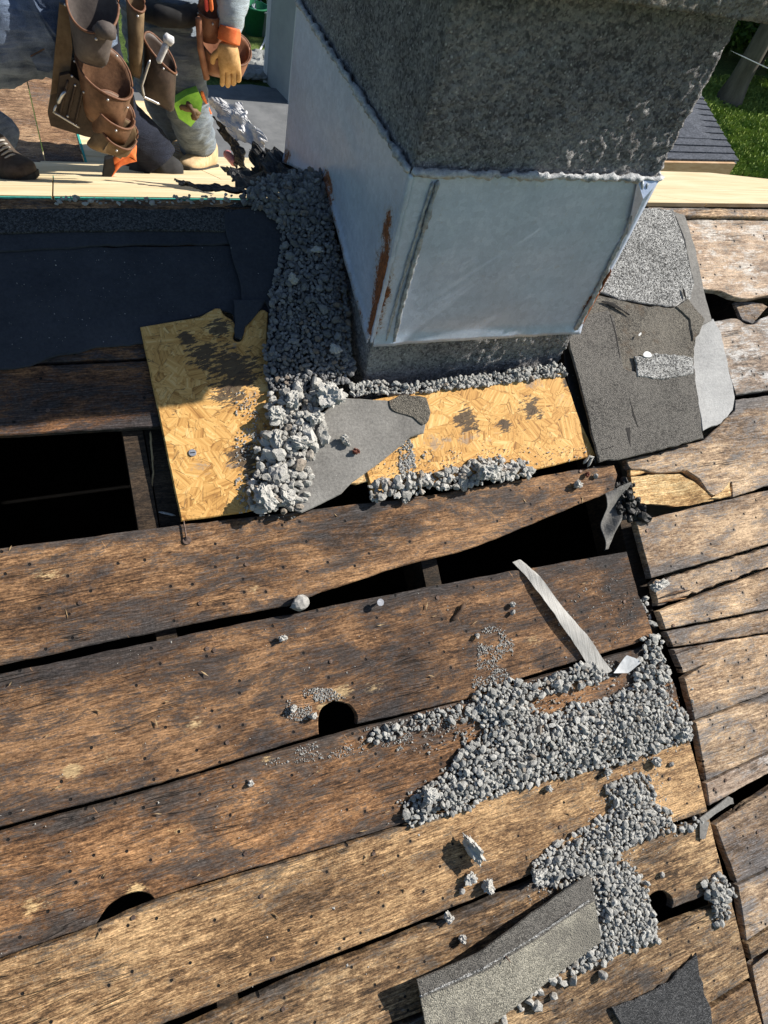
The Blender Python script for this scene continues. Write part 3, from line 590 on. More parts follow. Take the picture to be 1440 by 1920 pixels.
# ------------------------------------------------------------------ CHIMNEY
CX0, CX1 = .562, 1.121; CY0, CY1 = 1.084, 1.84
ZT, ZB = CAMZ - .571, CAMZ - .962      # flashing top / bottom
ZCAP = CAMZ - .274
chim = empty('chimney', Matrix.Translation((0, 0, 0)), label='rough rendered chimney wrapped in grey sheet metal flashing with rust', cat='chimney')
def rough_box(name, x0, x1, y0, y1, z0, z1, step, amp, mat, parent, sides=('f', 'l', 'r', 'b'), chipf=None, cap_top=False):
    nx = max(2, round((x1 - x0) / step)); ny = max(2, round((y1 - y0) / step)); nz = max(2, round((z1 - z0) / step))
    ring = [(x0 + (x1 - x0) * i / nx, y0) for i in range(nx)] + [(x1, y0 + (y1 - y0) * i / ny) for i in range(ny)] + [(x1 - (x1 - x0) * i / nx, y1) for i in range(nx)] + [(x0, y1 - (y1 - y0) * i / ny) for i in range(ny)]
    cx, cy = (x0 + x1) / 2, (y0 + y1) / 2; vs = []; R = len(ring)
    def dsp(x, y, z, nx_, ny_, nz_=0):
        q = Vector((x, y, z)); d, _ = mn.voronoi(q * 120.); a = mn.noise(q * 14.) * 1.1 + mn.noise(q * 70.) * 1.1 + (0.5 - d[0]) * 1.1 + mn.noise(q * 160.) * .5
        a = a * amp; return (x + nx_ * a, y + ny_ * a, z + nz_ * a)
    for k in range(nz + 1):
        z = z0 + (z1 - z0) * k / nz
        for x, y in ring:
            nx_ = -1 if x <= x0 + 1e-6 else (1 if x >= x1 - 1e-6 else 0); ny_ = -1 if y <= y0 + 1e-6 else (1 if y >= y1 - 1e-6 else 0)
            l = math.hypot(nx_, ny_) or 1; vs.append(dsp(x, y, z, nx_ / l, ny_ / l))
    fs = []
    for k in range(nz):
        for i in range(R):
            j = (i + 1) % R; fs.append((k * R + i, k * R + j, (k + 1) * R + j, (k + 1) * R + i))
    fs.append(tuple(nz * R + i for i in range(R))); fs.append(tuple(range(R - 1, -1, -1)))
    return from_data(name, vs, fs, mat, parent, smooth=True)
rough_box('rendered_shaft', CX0 + .004, CX1 - .004, CY0 + .004, CY1 - .004, ZT - .004, ZCAP, .0048, .0036, MCH, chim)
rough_box('shaft_base', CX0 + .006, CX1 - .004, CY0 + .008, CY1 - .01, CAMZ - 1.25, ZB + .01, .0055, .0036, MCH, chim)
rough_box('chimney_cap', CX0 - .06, CX1 + .062, CY0 - .06, CY1 + .055, ZCAP, ZCAP + .12, .007, .0045, MCAP, chim)
# flashing: four folded sheets with lower edges following the roof
rust_pts = []
def flash_sheet(name, a, b, zt, zb, off, n1, n2, label=None, lipw=0., rust=None, belly=0.):
    """vertical sheet from plan point a to b; zb(s) lower edge"""
    ax, ay = a; bx, by = b; L = math.hypot(bx - ax, by - ay); nx_, ny_ = (by - ay) / L, -(bx - ax) / L
    vs = []; rv = []
    for j in range(n2 + 1):
        t = j / n2
        for i in range(n1 + 1):
            s = i / n1; z = zt + (zb(s) - zt) * t
            d = off + belly * sin(pi * min(1, t * 1.02)) + .0022 * mn.noise(Vector((s * 5, t * 4, 3 + ax * 9))) + .003 * (t > .96) * mn.noise(Vector((s * 13, 0, ay * 7)))
            d += .006 * max(0, t - .93) / .07
            x = ax + (bx - ax) * s + nx_ * d; y = ay + (by - ay) * s + ny_ * d
            vs.append((x, y, z)); rv.append(rust(s, t) if rust else 0.)
    W = n1 + 1; fs = [(j * W + i, (j + 1) * W + i, (j + 1) * W + i + 1, j * W + i + 1) for j in range(n2) for i in range(n1)]
    n = len(vs); vs += [(x - nx_ * .0015, y - ny_ * .0015, z) for x, y, z in vs]; rv += rv
    bd = [j * W for j in range(n2 + 1)] + [n2 * W + i for i in range(1, n1 + 1)] + [j * W + n1 for j in range(n2 - 1, -1, -1)] + [i for i in range(n1 - 1, 0, -1)]
    fs2 = [tuple(n + q for q in f[::-1]) for f in fs] + [(bd[(i + 1) % len(bd)], bd[i], n + bd[i], n + bd[(i + 1) % len(bd)]) for i in range(len(bd))]
    o = from_data(name, vs, fs + fs2, MGAL, chim, smooth=False)
    at = o.data.attributes.new('rust', 'FLOAT', 'POINT'); at.data.foreach_set('value', rv)
    me = o.data; me.polygons.foreach_set('use_smooth', [i < len(fs) * 2 for i in range(len(me.polygons))])
    if label: o['label'] = label
    return o
def g2(s, t, cs, ct, ws, wt): return math.exp(-((s - cs) / ws) ** 2 - ((t - ct) / wt) ** 2)
ffront = flash_sheet('front_flashing', (CX0 + .002, CY0), (CX1 - .002, CY0), ZT, lambda s: ZB + .002 * sin(9 * s) + (.004 if s < .55 else .004 - .012 * (s - .55)) , .004, 80, 50, 'smooth grey front sheet of the flashing',
    rust=lambda s, t: 1.7 * g2(s, t, .99, .76, .03, .17) + .85 * g2(s, t, .0, .66, .025, .16) + .5 * g2(s, t, .0, .90, .02, .08))
def zleft(s):      # s 0 at the back, 1 at the front
    y = CY1 + (CY0 - CY1) * s
    r = ZB + .006 + (y - CY0) * math.tan(rad(19)) if y < YR + .03 else ZB + .006 + (YR + .03 - CY0) * math.tan(rad(19)) - (y - YR - .03) * .40
    return r
fleft = flash_sheet('side_flashing', (CX0, CY1), (CX0, CY0 + .002), ZT, zleft, .004, 90, 44, 'shaded left side sheet of the flashing with rust at its edges',
    rust=lambda s, t: 1.2 * g2(s, t, .99, .58, .05, .17) + 1. * g2(s, t, .99, .86, .03, .13) + .75 * g2(s, t, .95, .33, .03, .10) + .85 * g2(s, t, .49, .92, .06, .07) + .8 * g2(s, t, .05, .95, .05, .08) + (.4 if t > .975 and .35 < s < .95 else 0))
flash_sheet('side_flashing', (CX1, CY0 + .002), (CX1, CY1), ZT, lambda s: zleft(1 - s), .004, 50, 30, 'right side sheet of the flashing', rust=lambda s, t: 1.6 * g2(s, t, .02, .75, .12, .2))
flash_sheet('back_flashing', (CX1, CY1), (CX0, CY1), ZT, lambda s: CAMZ - .95, .004, 10, 6)
def bead(name, pts, r, mat, parent, jit=.5, seg=8, flat=1., seed=0, step=.006, **k):
    """irregular tube along world points"""
    p = [np.array(pts[0], float)]
    for q in pts[1:]:
        q = np.array(q, float); a = p[-1]; L = np.linalg.norm(q - a); m_ = max(1, int(L / step))
        p += [a + (q - a) * (i + 1) / m_ for i in range(m_)]
    vs = []; fs = []
    for i, c in enumerate(p):
        t = p[min(i + 1, len(p) - 1)] - p[max(i - 1, 0)]; t /= np.linalg.norm(t)
        up = np.array([0, 0, 1.]) if abs(t[2]) < .9 else np.array([0, 1., 0]); a = np.cross(t, up); a /= np.linalg.norm(a); b = np.cross(a, t)
        taper = 1 if 0 < i < len(p) - 1 else .2
        for s in range(seg):
            an = 2 * pi * s / seg; rr = r * taper * (1 + jit * mn.noise(Vector((c[0] * 90 + seed, c[1] * 90 + s * .7, c[2] * 90))) + jit * .8 * mn.noise(Vector((c[0] * 25, c[1] * 25, c[2] * 25 + seed))))
            vs.append(c + a * cos(an) * rr + b * sin(an) * rr * flat)
        if i:
            for s in range(seg):
                s2 = (s + 1) % seg; fs.append(((i - 1) * seg + s, (i - 1) * seg + s2, i * seg + s2, i * seg + s))
    fs += [tuple(range(seg))[::-1], tuple((len(p) - 1) * seg + s for s in range(seg))]
    return from_data(name, vs, fs, mat, parent, smooth=True, **k)
yf = CY0 - .007
bead('caulk_bead', [(CX0 - .004, yf, ZT + .002), (CX1 + .004, yf, ZT + .002)], .0062, MCAULK, chim, 1.1, label='white caulk line along the top of the front sheet')
bead('caulk_bead', [(CX0 - .007, CY0 - .004, ZT + .002), (CX0 - .007, CY1, ZT + .002)], .0062, MCAULK, chim, 1.1, seed=3)
bead('caulk_bead', [(CX1 + .007, CY0 - .004, ZT + .002), (CX1 + .007, CY1, ZT + .002)], .006, MCAULK, chim, 1.1, seed=5)
MRUST = simple('rust', (.10, .03, .012), (.34, .13, .05), 90., .9, 0, .6, .003)
MSEAM = simple('seam_solder', (.22, .245, .28), (.50, .54, .58), 90., .4, .5, .9, .004)
def lap(name, p0, p1, wid, th, label):
    a, b = Vector(p0), Vector(p1)
    bead(name, [a, b], th, MSEAM, chim, .7, 8, label=label, seed=9)
# seams on the front sheet (a folded strip, then a smeared bead)
def fp(px, py, off=0.): 
    d = ray(px, py); X = d * (CY0 - .006 - off) / d[1]; return (X[0], X[1], X[2] + CAMZ)
bead('seam_bead', [fp(822, 338), fp(806, 390), fp(783, 470), fp(757, 560), fp(737, 646)], .0050, MSEAM, chim, .8, seed=2, label='crinkled sealant seam at the left of the front sheet')
bead('seam_bead', [fp(812, 340), fp(795, 395), fp(770, 475), fp(742, 570), fp(722, 646)], .0030, MSEAM, chim, .7, seed=4)
bead('seam_bead', [fp(1212, 338, .002), fp(1190, 400, .002), fp(1150, 480, .002), fp(1112, 560, .002), fp(1078, 620, .002)], .0055, MSEAM, chim, .8, seed=6, label='raised crinkled seam at the right of the front sheet')
bead('rusted_hem', [fp(1146, 505, .002), fp(1120, 550, .002), fp(1094, 594, .002)], .0038, MRUST, chim, .7, seed=12, label='rusted lower edge of the right fold')
bead('seam_bead', [fp(1205, 338, .006), fp(1198, 372, .009), fp(1180, 420, .004)], .004, MSEAM, chim, .7, seed=8)
slabp = [fp(1195, 338, .002), fp(1236, 338, .004), fp(1205, 372, .018), fp(1175, 440, .006)]
from_data('seam_tab', slabp + [(x, y - .002, z) for x, y, z in slabp], [(0, 1, 2, 3), (7, 6, 5, 4), (0, 4, 5, 1), (1, 5, 6, 2), (2, 6, 7, 3), (3, 7, 4, 0)], MGAL, chim, label='lifted corner tab of the flashing at the right')
# rounded bend at the front left corner
bead('corner_bend', [(CX0 + .001, CY0 + .001, ZT - .002), (CX0 + .001, CY0 + .001, ZB + .006)], .0055, MGAL, chim, .25, 10)
# ------------------------------------------------------------------ stones
def ico(sub):
    bm = bmesh.new(); bmesh.ops.create_icosphere(bm, subdivisions=sub, radius=1.); v = np.array([q.co[:] for q in bm.verts]); f = np.array([[x.index for x in q.verts] for q in bm.faces]); bm.free(); return v, f
def variants(sub, k, rough, seed, blocky=.0):
    v, f = ico(sub); out = []
    r = np.random.default_rng(seed)
    for i in range(k):
        w_ = v.copy()
        for _ in range(5):       # facets: clip by random planes
            n_ = r.normal(size=3); n_ /= np.linalg.norm(n_); d = r.uniform(.55, .85); h = w_ @ n_; m_ = h > d; w_[m_] -= np.outer(h[m_] - d, n_)
        for j in range(len(w_)):
            w_[j] *= 1 + rough * mn.noise(Vector(w_[j]) * 2.2 + Vector((i * 5., seed, 0))) + rough * .6 * mn.noise(Vector(w_[j]) * 6 + Vector((i * 5., seed, 0)))
        out.append(w_)
    return out, f
V1, F1_ = variants(1, 10, .25, 1); V2, F2_ = variants(2, 8, .45, 2); V3, F3_ = variants(4, 8, .5, 3)
for _i, _w in enumerate(V3):
    for _j in range(len(_w)):
        _p = Vector(_w[_j]); _w[_j] *= 1 + .16 * mn.noise(_p * 5.5 + Vector((_i, 0, 9))) + .13 * mn.noise(_p * 13.) - .10 * max(0, mn.noise(_p * 22.))
VP, FP = variants(3, 4, .16, 5)
def stones_mesh(name, pts, sizes, V, Fc, mat, seed=0, squash=(.55, .9), flat=False):
    """pts (n,3) roof frame centres"""
    r = np.random.default_rng(seed); n = len(pts); vs = []; fs = []; nv = len(V[0])
    for i in range(n):
        A = np.array(Matrix.Rotation(r.uniform(0, 6.28), 3, 'Z') @ Matrix.Rotation(r.normal() * (.25 if flat else .8), 3, 'X') @ Matrix.Rotation(r.normal() * .25, 3, 'Y'))
        s = sizes[i] * np.array([r.uniform(.85, 1.25), r.uniform(.65, 1.), r.uniform(*squash)])
        vs.append((V[r.integers(len(V))] * s) @ A.T + pts[i]); fs.append(Fc + i * nv)
    vs = np.concatenate(vs); fs = np.concatenate(fs)
    me = bpy.data.meshes.new(name); me.vertices.add(len(vs)); me.vertices.foreach_set('co', vs.ravel())
    me.loops.add(fs.size); me.loops.foreach_set('vertex_index', fs.ravel().astype(np.int32))
    me.polygons.add(len(fs)); me.polygons.foreach_set('loop_start', (np.arange(len(fs)) * 3).astype(np.int32)); me.update(calc_edges=True)
    me.polygons.foreach_set('use_smooth', [False] * len(fs))
    return me
def gravel(px, s, name, label, mat=MST, dens=1., layers=2, mound=.012, w0=.001, seed=0, V=V1, Fc=F1_, spread=.25, exclude=None, wf=None):
    poly = [uvp(x, y) for x, y in px]; a = np.array(poly); lo = a.min(0); hi = a.max(0); r = np.random.default_rng(seed + 11)
    area = .5 * abs(sum(poly[i][0] * poly[(i + 1) % len(poly)][1] - poly[(i + 1) % len(poly)][0] * poly[i][1] for i in range(len(poly))))
    def edged(p):
        best = 9
        for i in range(len(poly)):
            A = a[i]; B = a[(i + 1) % len(poly)]; t = np.clip(((p - A) @ (B - A)) / max(1e-9, (B - A) @ (B - A)), 0, 1); best = min(best, np.linalg.norm(p - A - t * (B - A)))
        return best
    pts = []; sz = []; cell = {}; g = s * 1.15
    want = int(area / (s * s * 2.2) * dens); tries = 0
    for L in range(layers):
        cell = {}; cnt = 0; tries = 0
        while cnt < want and tries < want * 10:
            tries += 1
            p = lo + (hi - lo) * r.random(2)
            ok = inside(p, poly)
            e = edged(p)
            jag = mn.noise(Vector((p[0] * 45, p[1] * 45, seed)))
            if ok and e < s * 1.2 and jag < -.05: continue
            if not ok and (e > s * 1.6 or r.random() > spread): continue
            if ok and L and e < s * (1.2 * L): continue
            ss = s * float(np.clip(r.lognormal(0, .32), .45, 1.9))
            k = (int(p[0] / g), int(p[1] / g)); bad = False
            for dx in (-1, 0, 1):
                for dy in (-1, 0, 1):
                    for q, qs in cell.get((k[0] + dx, k[1] + dy), ()):
                        if np.hypot(*(q - p)) < (ss + qs) * .56: bad = True
            if bad: continue
            cell.setdefault(k, []).append((p, ss)); cnt += 1
            mo = mound * (1 - math.exp(-max(0, e if ok else 0) / (mound * 2.2))) if mound else 0
            z = w0 + ss * .45 + (mo * (L + .35 * r.random()) / max(1, layers - 1) if layers > 1 else 0) + L * ss * .4
            if wf: z += wf(p[0], p[1])
            pts.append((p[0], p[1], z)); sz.append(ss)
    me = stones_mesh(name, np.array(pts), sz, V, Fc, mat, seed)
    o = link(name, me, mat, None, label=label, cat='gravel', kind='stuff'); recentre(o, ROOF_M); return o
gravel([(500, 352), (560, 335), (600, 332), (612, 400), (628, 470), (640, 600), (650, 700), (640, 716), (560, 735), (515, 738), (492, 690), (512, 620), (512, 560), (535, 470), (520, 420), (470, 380)], .0064, 'gravel', 'grey crushed stone, shade put into its colour, running down the shaded left side of the chimney', dens=1.9, layers=2, mound=.012, seed=1, w0=.022, mat=MSTSH)
gravel([(520, 735), (570, 728), (600, 760), (600, 800), (575, 850), (565, 905), (548, 960), (468, 965), (470, 930), (495, 880), (492, 845), (512, 800), (508, 770)], .0095, 'gravel', 'pale crumbled mortar between the left OSB panel and the grey felt', MMO, 1.1, 2, .02, .022, 2, V2, F2_)
gravel([(880, 1330), (900, 1300), (930, 1280), (960, 1282), (1000, 1290), (1100, 1246), (1130, 1266), (1060, 1285), (985, 1300), (990, 1330), (1030, 1352), (1075, 1325), (1110, 1325), (1150, 1310), (1165, 1300), (1215, 1292), (1245, 1310), (1290, 1352), (1288, 1380), (1230, 1400), (1200, 1418), (1145, 1425), (1080, 1440), (1020, 1455), (950, 1475), (900, 1492), (880, 1505), (800, 1528), (762, 1543), (758, 1515), (785, 1490), (850, 1450), (855, 1425), (905, 1385), (912, 1355), (900, 1345)], .0066, 'gravel', 'largest grey gravel pile spread along the wide board left of the seam', dens=1.9, layers=2, mound=.013, seed=3)
gravel([(1172, 1456), (1200, 1458), (1215, 1480), (1225, 1515), (1258, 1528), (1262, 1545), (1225, 1560), (1170, 1580), (1150, 1600), (1130, 1640), (1065, 1650), (1000, 1652), (998, 1625), (1040, 1590), (1090, 1562), (1140, 1530), (1155, 1505), (1140, 1480)], .0064, 'gravel', 'gravel pile with a pointed top between the largest pile and the loose shingle', dens=1.9, layers=2, mound=.012, seed=4)
gravel([(1100, 1640), (1175, 1625), (1205, 1660), (1210, 1700), (1232, 1755), (1200, 1775), (1160, 1775), (1130, 1795), (1070, 1815), (1060, 1800), (1110, 1760), (1118, 1730), (1122, 1690)], .0064, 'gravel', 'gravel heaped at the right end of the loose shingle', dens=1.9, layers=2, mound=.010, seed=5)
gravel([(1050, 1806), (1078, 1818), (1015, 1860), (940, 1900), (905, 1940), (868, 1940), (920, 1890), (990, 1842)], .0115, 'gravel', 'row of pale stones under the lower edge of the loose shingle', MMO, 1.5, 1, .0, .003, 6)
gravel([(1205, 1198), (1225, 1190), (1245, 1235), (1258, 1290), (1240, 1285), (1190, 1275), (1180, 1250), (1212, 1240)], .0078, 'gravel', 'small gravel patch at the seam above the largest pile', dens=1., layers=2, mound=.006, seed=7)
gravel([(1210, 1120), (1222, 1140), (1246, 1240), (1262, 1300), (1252, 1300), (1228, 1200), (1205, 1130)], .0070, 'gravel', 'gravel fallen into the seam gap', MST, .9, 2, .004, -.024, 8)
gravel([(690, 932), (700, 912), (740, 905), (800, 900), (870, 890), (885, 868), (915, 862), (940, 878), (985, 878), (985, 890), (930, 905), (880, 908), (800, 920), (720, 938)], .0080, 'gravel', 'crumbs along the lower edge of the right OSB panel', MMO, 1.1, 2, .012, .016, 9, V2, F2_)
gravel([(660, 722), (690, 720), (760, 733), (900, 712), (1050, 690), (1052, 702), (900, 722), (760, 742), (690, 735), (655, 742)], .0048, 'gravel', 'crumbs along the foot of the chimney', MST, 1.5, 3, .010, .014, 10, V2, F2_)
gravel([(1318, 1650), (1345, 1645), (1372, 1668), (1362, 1682), (1355, 1725), (1335, 1728), (1325, 1690)], .0075, 'gravel', 'dirty gravel clump in the lower seam', MST, 1.1, 2, .01, .0, 11)
gravel([(1270, 1545), (1310, 1530), (1322, 1540), (1285, 1556)], .0070, 'gravel', 'few stones at the board end by the seam', MST, .8, 1, .0, .0, 12)
gravel([(100, 386), (140, 382), (200, 386), (300, 385), (330, 380), (420, 376), (500, 368), (500, 380), (400, 388), (300, 391), (100, 391)], .0050, 'gravel', 'crumbs lying along the ridge by the teal plywood edge', MMO, .9, 1, .0, .012, 13)
gravel([(450, 385), (480, 355), (560, 340), (600, 350), (600, 420), (540, 440), (520, 420)], .0062, 'gravel', 'stones with shade put into their colour at the ridge end of the shaded gravel', MSTSH, 1., 2, .012, .022, 14)
gravel([(670, 1384), (720, 1362), (800, 1335), (870, 1318), (905, 1318), (900, 1342), (860, 1352), (790, 1366), (720, 1386)], .0058, 'gravel', 'thin arm of small stones reaching left from the largest pile', MST, .75, 1, .0, .0, 15)
# dust and grit
def grit(px, s, n, label, seed, mat=MST, w0=.0005):
    poly = [uvp(x, y) for x, y in px]; a = np.array(poly); lo = a.min(0); hi = a.max(0); r = np.random.default_rng(seed); pts = []; c = a.mean(0)
    while len(pts) < n:
        p = lo + (hi - lo) * r.random(2)
        if inside(p, poly) and any(inside(p, q[0]) for q in PLANKS) and mn.noise(Vector((p[0] * 30, p[1] * 30, seed))) > -.25 + .5 * r.random(): pts.append((p[0], p[1], w0))
    me = stones_mesh('grit', np.array(pts), s * r.lognormal(0, .4, n), *GR, mat, seed); o = link('grit', me, mat, None, label=label, cat='grit', kind='stuff'); recentre(o, ROOF_M)
v0, f0 = ico(1); bmo = bmesh.new(); bmesh.ops.create_icosphere(bmo, subdivisions=1, radius=1.)
oc = np.array([[1, 0, 0], [-1, 0, 0], [0, 1, 0], [0, -1, 0], [0, 0, 1], [0, 0, -1.]]); of = np.array([[0, 2, 4], [2, 1, 4], [1, 3, 4], [3, 0, 4], [2, 0, 5], [1, 2, 5], [3, 1, 5], [0, 3, 5]]); bmo.free()
GR = ([oc * (1, .8, .7), oc * (.8, 1.1, .8)], of)
grit([(895, 1180), (930, 1170), (965, 1195), (960, 1240), (970, 1265), (920, 1285), (885, 1290), (895, 1230)], .0016, 900, 'fine grey grit on the wide board above the largest pile', 21, w0=.0012)
grit([(540, 1310), (570, 1290), (620, 1290), (650, 1310), (600, 1318), (590, 1345), (560, 1352), (530, 1345)], .0014, 700, 'pale dust beside the knot hole', 22, MST, .0015)
grit([(560, 1400), (660, 1372), (740, 1345), (900, 1312), (910, 1350), (760, 1392), (640, 1420), (480, 1440)], .0017, 700, 'grit trailing left of the largest gravel pile', 23, w0=-.001)
grit([(1140, 1060), (1195, 1130), (1190, 1200), (1060, 1240), (1040, 1150)], .0018, 160, 'sparse dust beside the pale veneer strip', 24)
grit([(1090, 1640), (1140, 1650), (1125, 1760), (1100, 1700)], .0025, 150, 'tan dust at the right end of the loose shingle', 25, MMO)
grit([(740, 830), (768, 828), (775, 880), (800, 915), (740, 910), (745, 860)], .0024, 480, 'grey dust band across the right OSB panel', 26, MST, .0165)
grit([(0, 1040), (500, 960), (1180, 1040), (1300, 1500), (1100, 1800), (0, 1900)], .0013, 420, 'scattered specks over the wide boards', 27, MMO)
grit([(20, 470), (430, 470), (470, 560), (260, 610), (20, 680)], .0007, 120, 'specks on the shaded black felt', 28, MMO, .0066)
grit([(640, 1400), (900, 1300), (1140, 1230), (1300, 1290), (1300, 1400), (1080, 1460), (760, 1560), (740, 1500), (860, 1420)], .0022, 1500, 'fine crumbs fringing the largest pile', 31)
grit([(1130, 1440), (1230, 1440), (1280, 1560), (1180, 1620), (1260, 1780), (1080, 1840), (960, 1670), (1100, 1540)], .0022, 1100, 'fine crumbs fringing the pointed pile', 32)
grit([(440, 740), (620, 740), (620, 900), (560, 975), (440, 965)], .0022, 700, 'crumbs around the pale crumbled mortar', 33, MMO, .0145)
grit([(690, 850), (1110, 840), (1110, 880), (700, 940)], .0016, 420, 'crumbs on the lower part of the right OSB panel', 34, MMO, .0165)
# single stones
MPEB = simple('pebble_grey', (.20, .195, .185), (.36, .35, .33), 60., .9, 0, .5, .002)
def stone(px, py, r, label, sc=(1, .8, .7), rot=0., w0=.001, mat=MST, k=0, name='stone', cat='stone', hi=True, tilt=0.):
    V, Fc = (VP, FP) if mat is MPEB else ((V3, F3_) if hi else (V2, F2_))
    u, v = uvp(px, py, w0 + r * sc[2] * .5); A = np.array(Matrix.Rotation(rot, 3, 'Z') @ Matrix.Rotation(tilt, 3, 'Y'))
    vs = (V[k % len(V)] * np.array(sc) * r) @ A.T; vs[:, 2] -= vs[:, 2].min() + r * .06
    me = bpy.data.meshes.new(name); me.from_pydata([tuple(q) for q in vs], [], [tuple(int(i) for i in f) for f in Fc]); me.update()
    o = link(name, me, mat, None, label=label, cat=cat); o.matrix_world = ROOF_M @ Matrix.Translation((u, v, w0)); return o
for a in [
    (559, 1131, .0215, 'largest round grey pebble, wedged in the tip of the long gap', (1.05, .8, .75), .1, .004, MPEB, 1),
    (530, 1197, .0085, 'small pale pebble lying alone below the largest round pebble', (1, .85, .8), 0, .001, MMO, 2),
    (960, 1134, .0075, 'upper of two small dark pebbles beside the pale veneer strip', (1, .8, .8), 0, .001, MST, 3),
    (960, 1148, .0078, 'lower of two small pebbles beside the pale veneer strip', (1, .8, .8), 1, .001, MPEB, 4),
    (893, 1192, .0062, 'yellowish pebble at the top of the fine grit patch', (1, .9, .8), 1, .001, MMO, 5),
    (884, 1592, .026, 'elongated upright mortar chip casting a shadow to its left', (1.5, .48, .75), -1.15, .003, MMO, 6),
    (880, 1646, .0135, 'angular stone just below the elongated mortar chip', (1, .8, .7), .4, .001, MST, 7),
    (914, 1660, .0150, 'pyramid shaped stone resting on the board edge below the mortar chip', (.9, .9, .9), .9, .001, MMO, 0),
    (865, 1671, .0080, 'smallest stone left of the pyramid shaped one', (1, .8, .8), .2, .001, MPEB, 1),
    (644, 823, .0095, 'upper stone of the pair on the grey felt', (.8, .9, .9), .2, .029, MMO, 2),
    (650, 832, .0080, 'lower stone of the pair on the grey felt', (.8, 1, .9), .7, .029, MMO, 3),
    (667, 846, .0080, 'reddish brick crumb on the grey felt', (.9, .9, .8), .7, .029, MRED, 4),
    (756, 939, .0078, 'small white pointed stone below the right OSB panel', (.8, 1, 1), .7, .005, MMO, 5),
    (1082, 909, .0115, 'pale mortar crumb on the board end near the seam', (1, .9, .8), .7, .005, MMO, 6),
    (1116, 893, .0075, 'dark pebble near the seam end of the board under the shingle', (1, .9, .8), .2, .005, MPEB, 7),
    (1099, 890, .0070, 'brown pebble between the pale crumb and the dark pebble', (1, .9, .8), 1.2, .005, MRED, 1),
    (1232, 1098, .0200, 'white mortar lump stuck in the split beside the seam', (1.25, .7, .7), .15, .0, MMO, 2),
    (1228, 1428, .0125, 'white stone lying right of the pointed gravel pile', (1, .9, .8), .3, .001, MMO, 3),
    (1216, 1458, .0078, 'thin pale chip at the tip of the pointed gravel pile', (.5, 1.1, .7), .0, .001, MMO, 4),
    (1136, 1446, .0105, 'dark stone dropped below the largest pile', (1, .8, .8), .3, .001, MST, 5),
    (1028, 1478, .0085, 'dark round stone in the open below the largest pile', (1, .9, .8), .3, .001, MST, 6),
    (1258, 1433, .0085, 'dark nail stub stone right of the white stone', (1, .7, .6), .3, .001, MPEB, 7),
    (1128, 1826, .0115, 'dark brown stone below the loose shingle', (.9, 1, .9), .3, .002, MPEB, 0),
    (1240, 1640, .0075, 'lone stone above the lower knot hole', (1, .9, .8), .3, .001, MPEB, 1),
    (842, 1722, .0085, 'pebble wedged behind the loose shingle', (1, .9, .8), .3, .001, MMO, 2),
    (866, 1760, .0095, 'whitish pebble half under the top edge of the loose shingle', (1, .9, .8), .3, .002, MMO, 3),
    (838, 1715, .0075, 'speck of stone in the gap left of the loose shingle', (1, .9, .8), .9, -.002, MMO, 4),
    (470, 1468, .0060, 'small white crumb on the middle wide board', (1, .9, .8), .9, -.001, MMO, 4),
    (548, 1328, .0080, 'white crumb left of the knot hole', (1, .9, .8), .9, .001, MMO, 5),
    (587, 1342, .0090, 'chalky crumb on the rim of the knot hole', (1, .7, .9), .2, .001, MMO, 6),
    (617, 745, .029, 'largest crusty mortar lump at the edge of the chimney shade', (1, .95, .75), .6, .03, MMO, 7),
    (590, 784, .017, 'yellowish round mortar lump below the largest crusty lump', (1, .9, .8), .6, .03, MMO, 1),
    (562, 832, .023, 'long pale stone lying across the mortar crumbs', (1.4, .55, .6), -.25, .034, MMO, 3),
    (520, 826, .016, 'upright pale stone at the left of the mortar crumbs', (.6, 1.3, .7), -.3, .034, MMO, 4),
    (573, 804, .015, 'smooth flat stone in the mortar crumbs', (.9, 1.1, .4), .3, .036, MPEB, 5),
    (497, 935, .025, 'big crumbly mortar lump at the lower end of the mortar crumbs', (.9, 1.1, .7), .3, .028, MMO, 6),
    (536, 930, .017, 'chalk white mortar lump beside the grey felt tip', (.9, 1, .8), 1.3, .028, MMO, 0),
    (525, 890, .020, 'pale grey flat stone in the middle of the mortar crumbs', (1, .8, .5), .9, .036, MPEB, 2),
    (515, 775, .018, 'grey lump at the shadow edge of the mortar crumbs', (1, .9, .7), .2, .030, MMO, 5),
    (548, 752, .018, 'brownish mortar lump on the shadow edge', (1, .9, .8), 1.2, .030, MMO, 2),
    (628, 656, .014, 'pale flat stone on top of the shaded gravel', (1.2, .7, .4), -.6, .048, MMO, 3),
    (549, 525, .012, 'upper pale stone on the shaded gravel', (.8, 1, .8), .4, .045, MMO, 6),
    (594, 470, .010, 'light oblong stone high on the shaded gravel', (1.3, .7, .6), .1, .05, MMO, 7),
    (910, 884, .026, 'dark crusty lump on the lower edge of the right OSB panel', (1.1, .8, .8), .3, .022, MST, 1),
    (1280, 1372, .0150, 'lumpy stone at the right tip of the largest pile', (1, .9, .8), .3, .004, MST, 2),
    (805, 1492, .0190, 'flat angular stone at the left end of the largest pile', (1, .8, .5), -.5, .016, MST, 3),
    (1068, 1405, .0120, 'pale angular stone in the middle of the largest pile', (1, .8, .6), .9, .016, MMO, 4),
    (1003, 1640, .0155, 'dark stone at the left tip of the pointed pile', (1, .8, .7), .4, .004, MST, 5),
]: stone(*a)
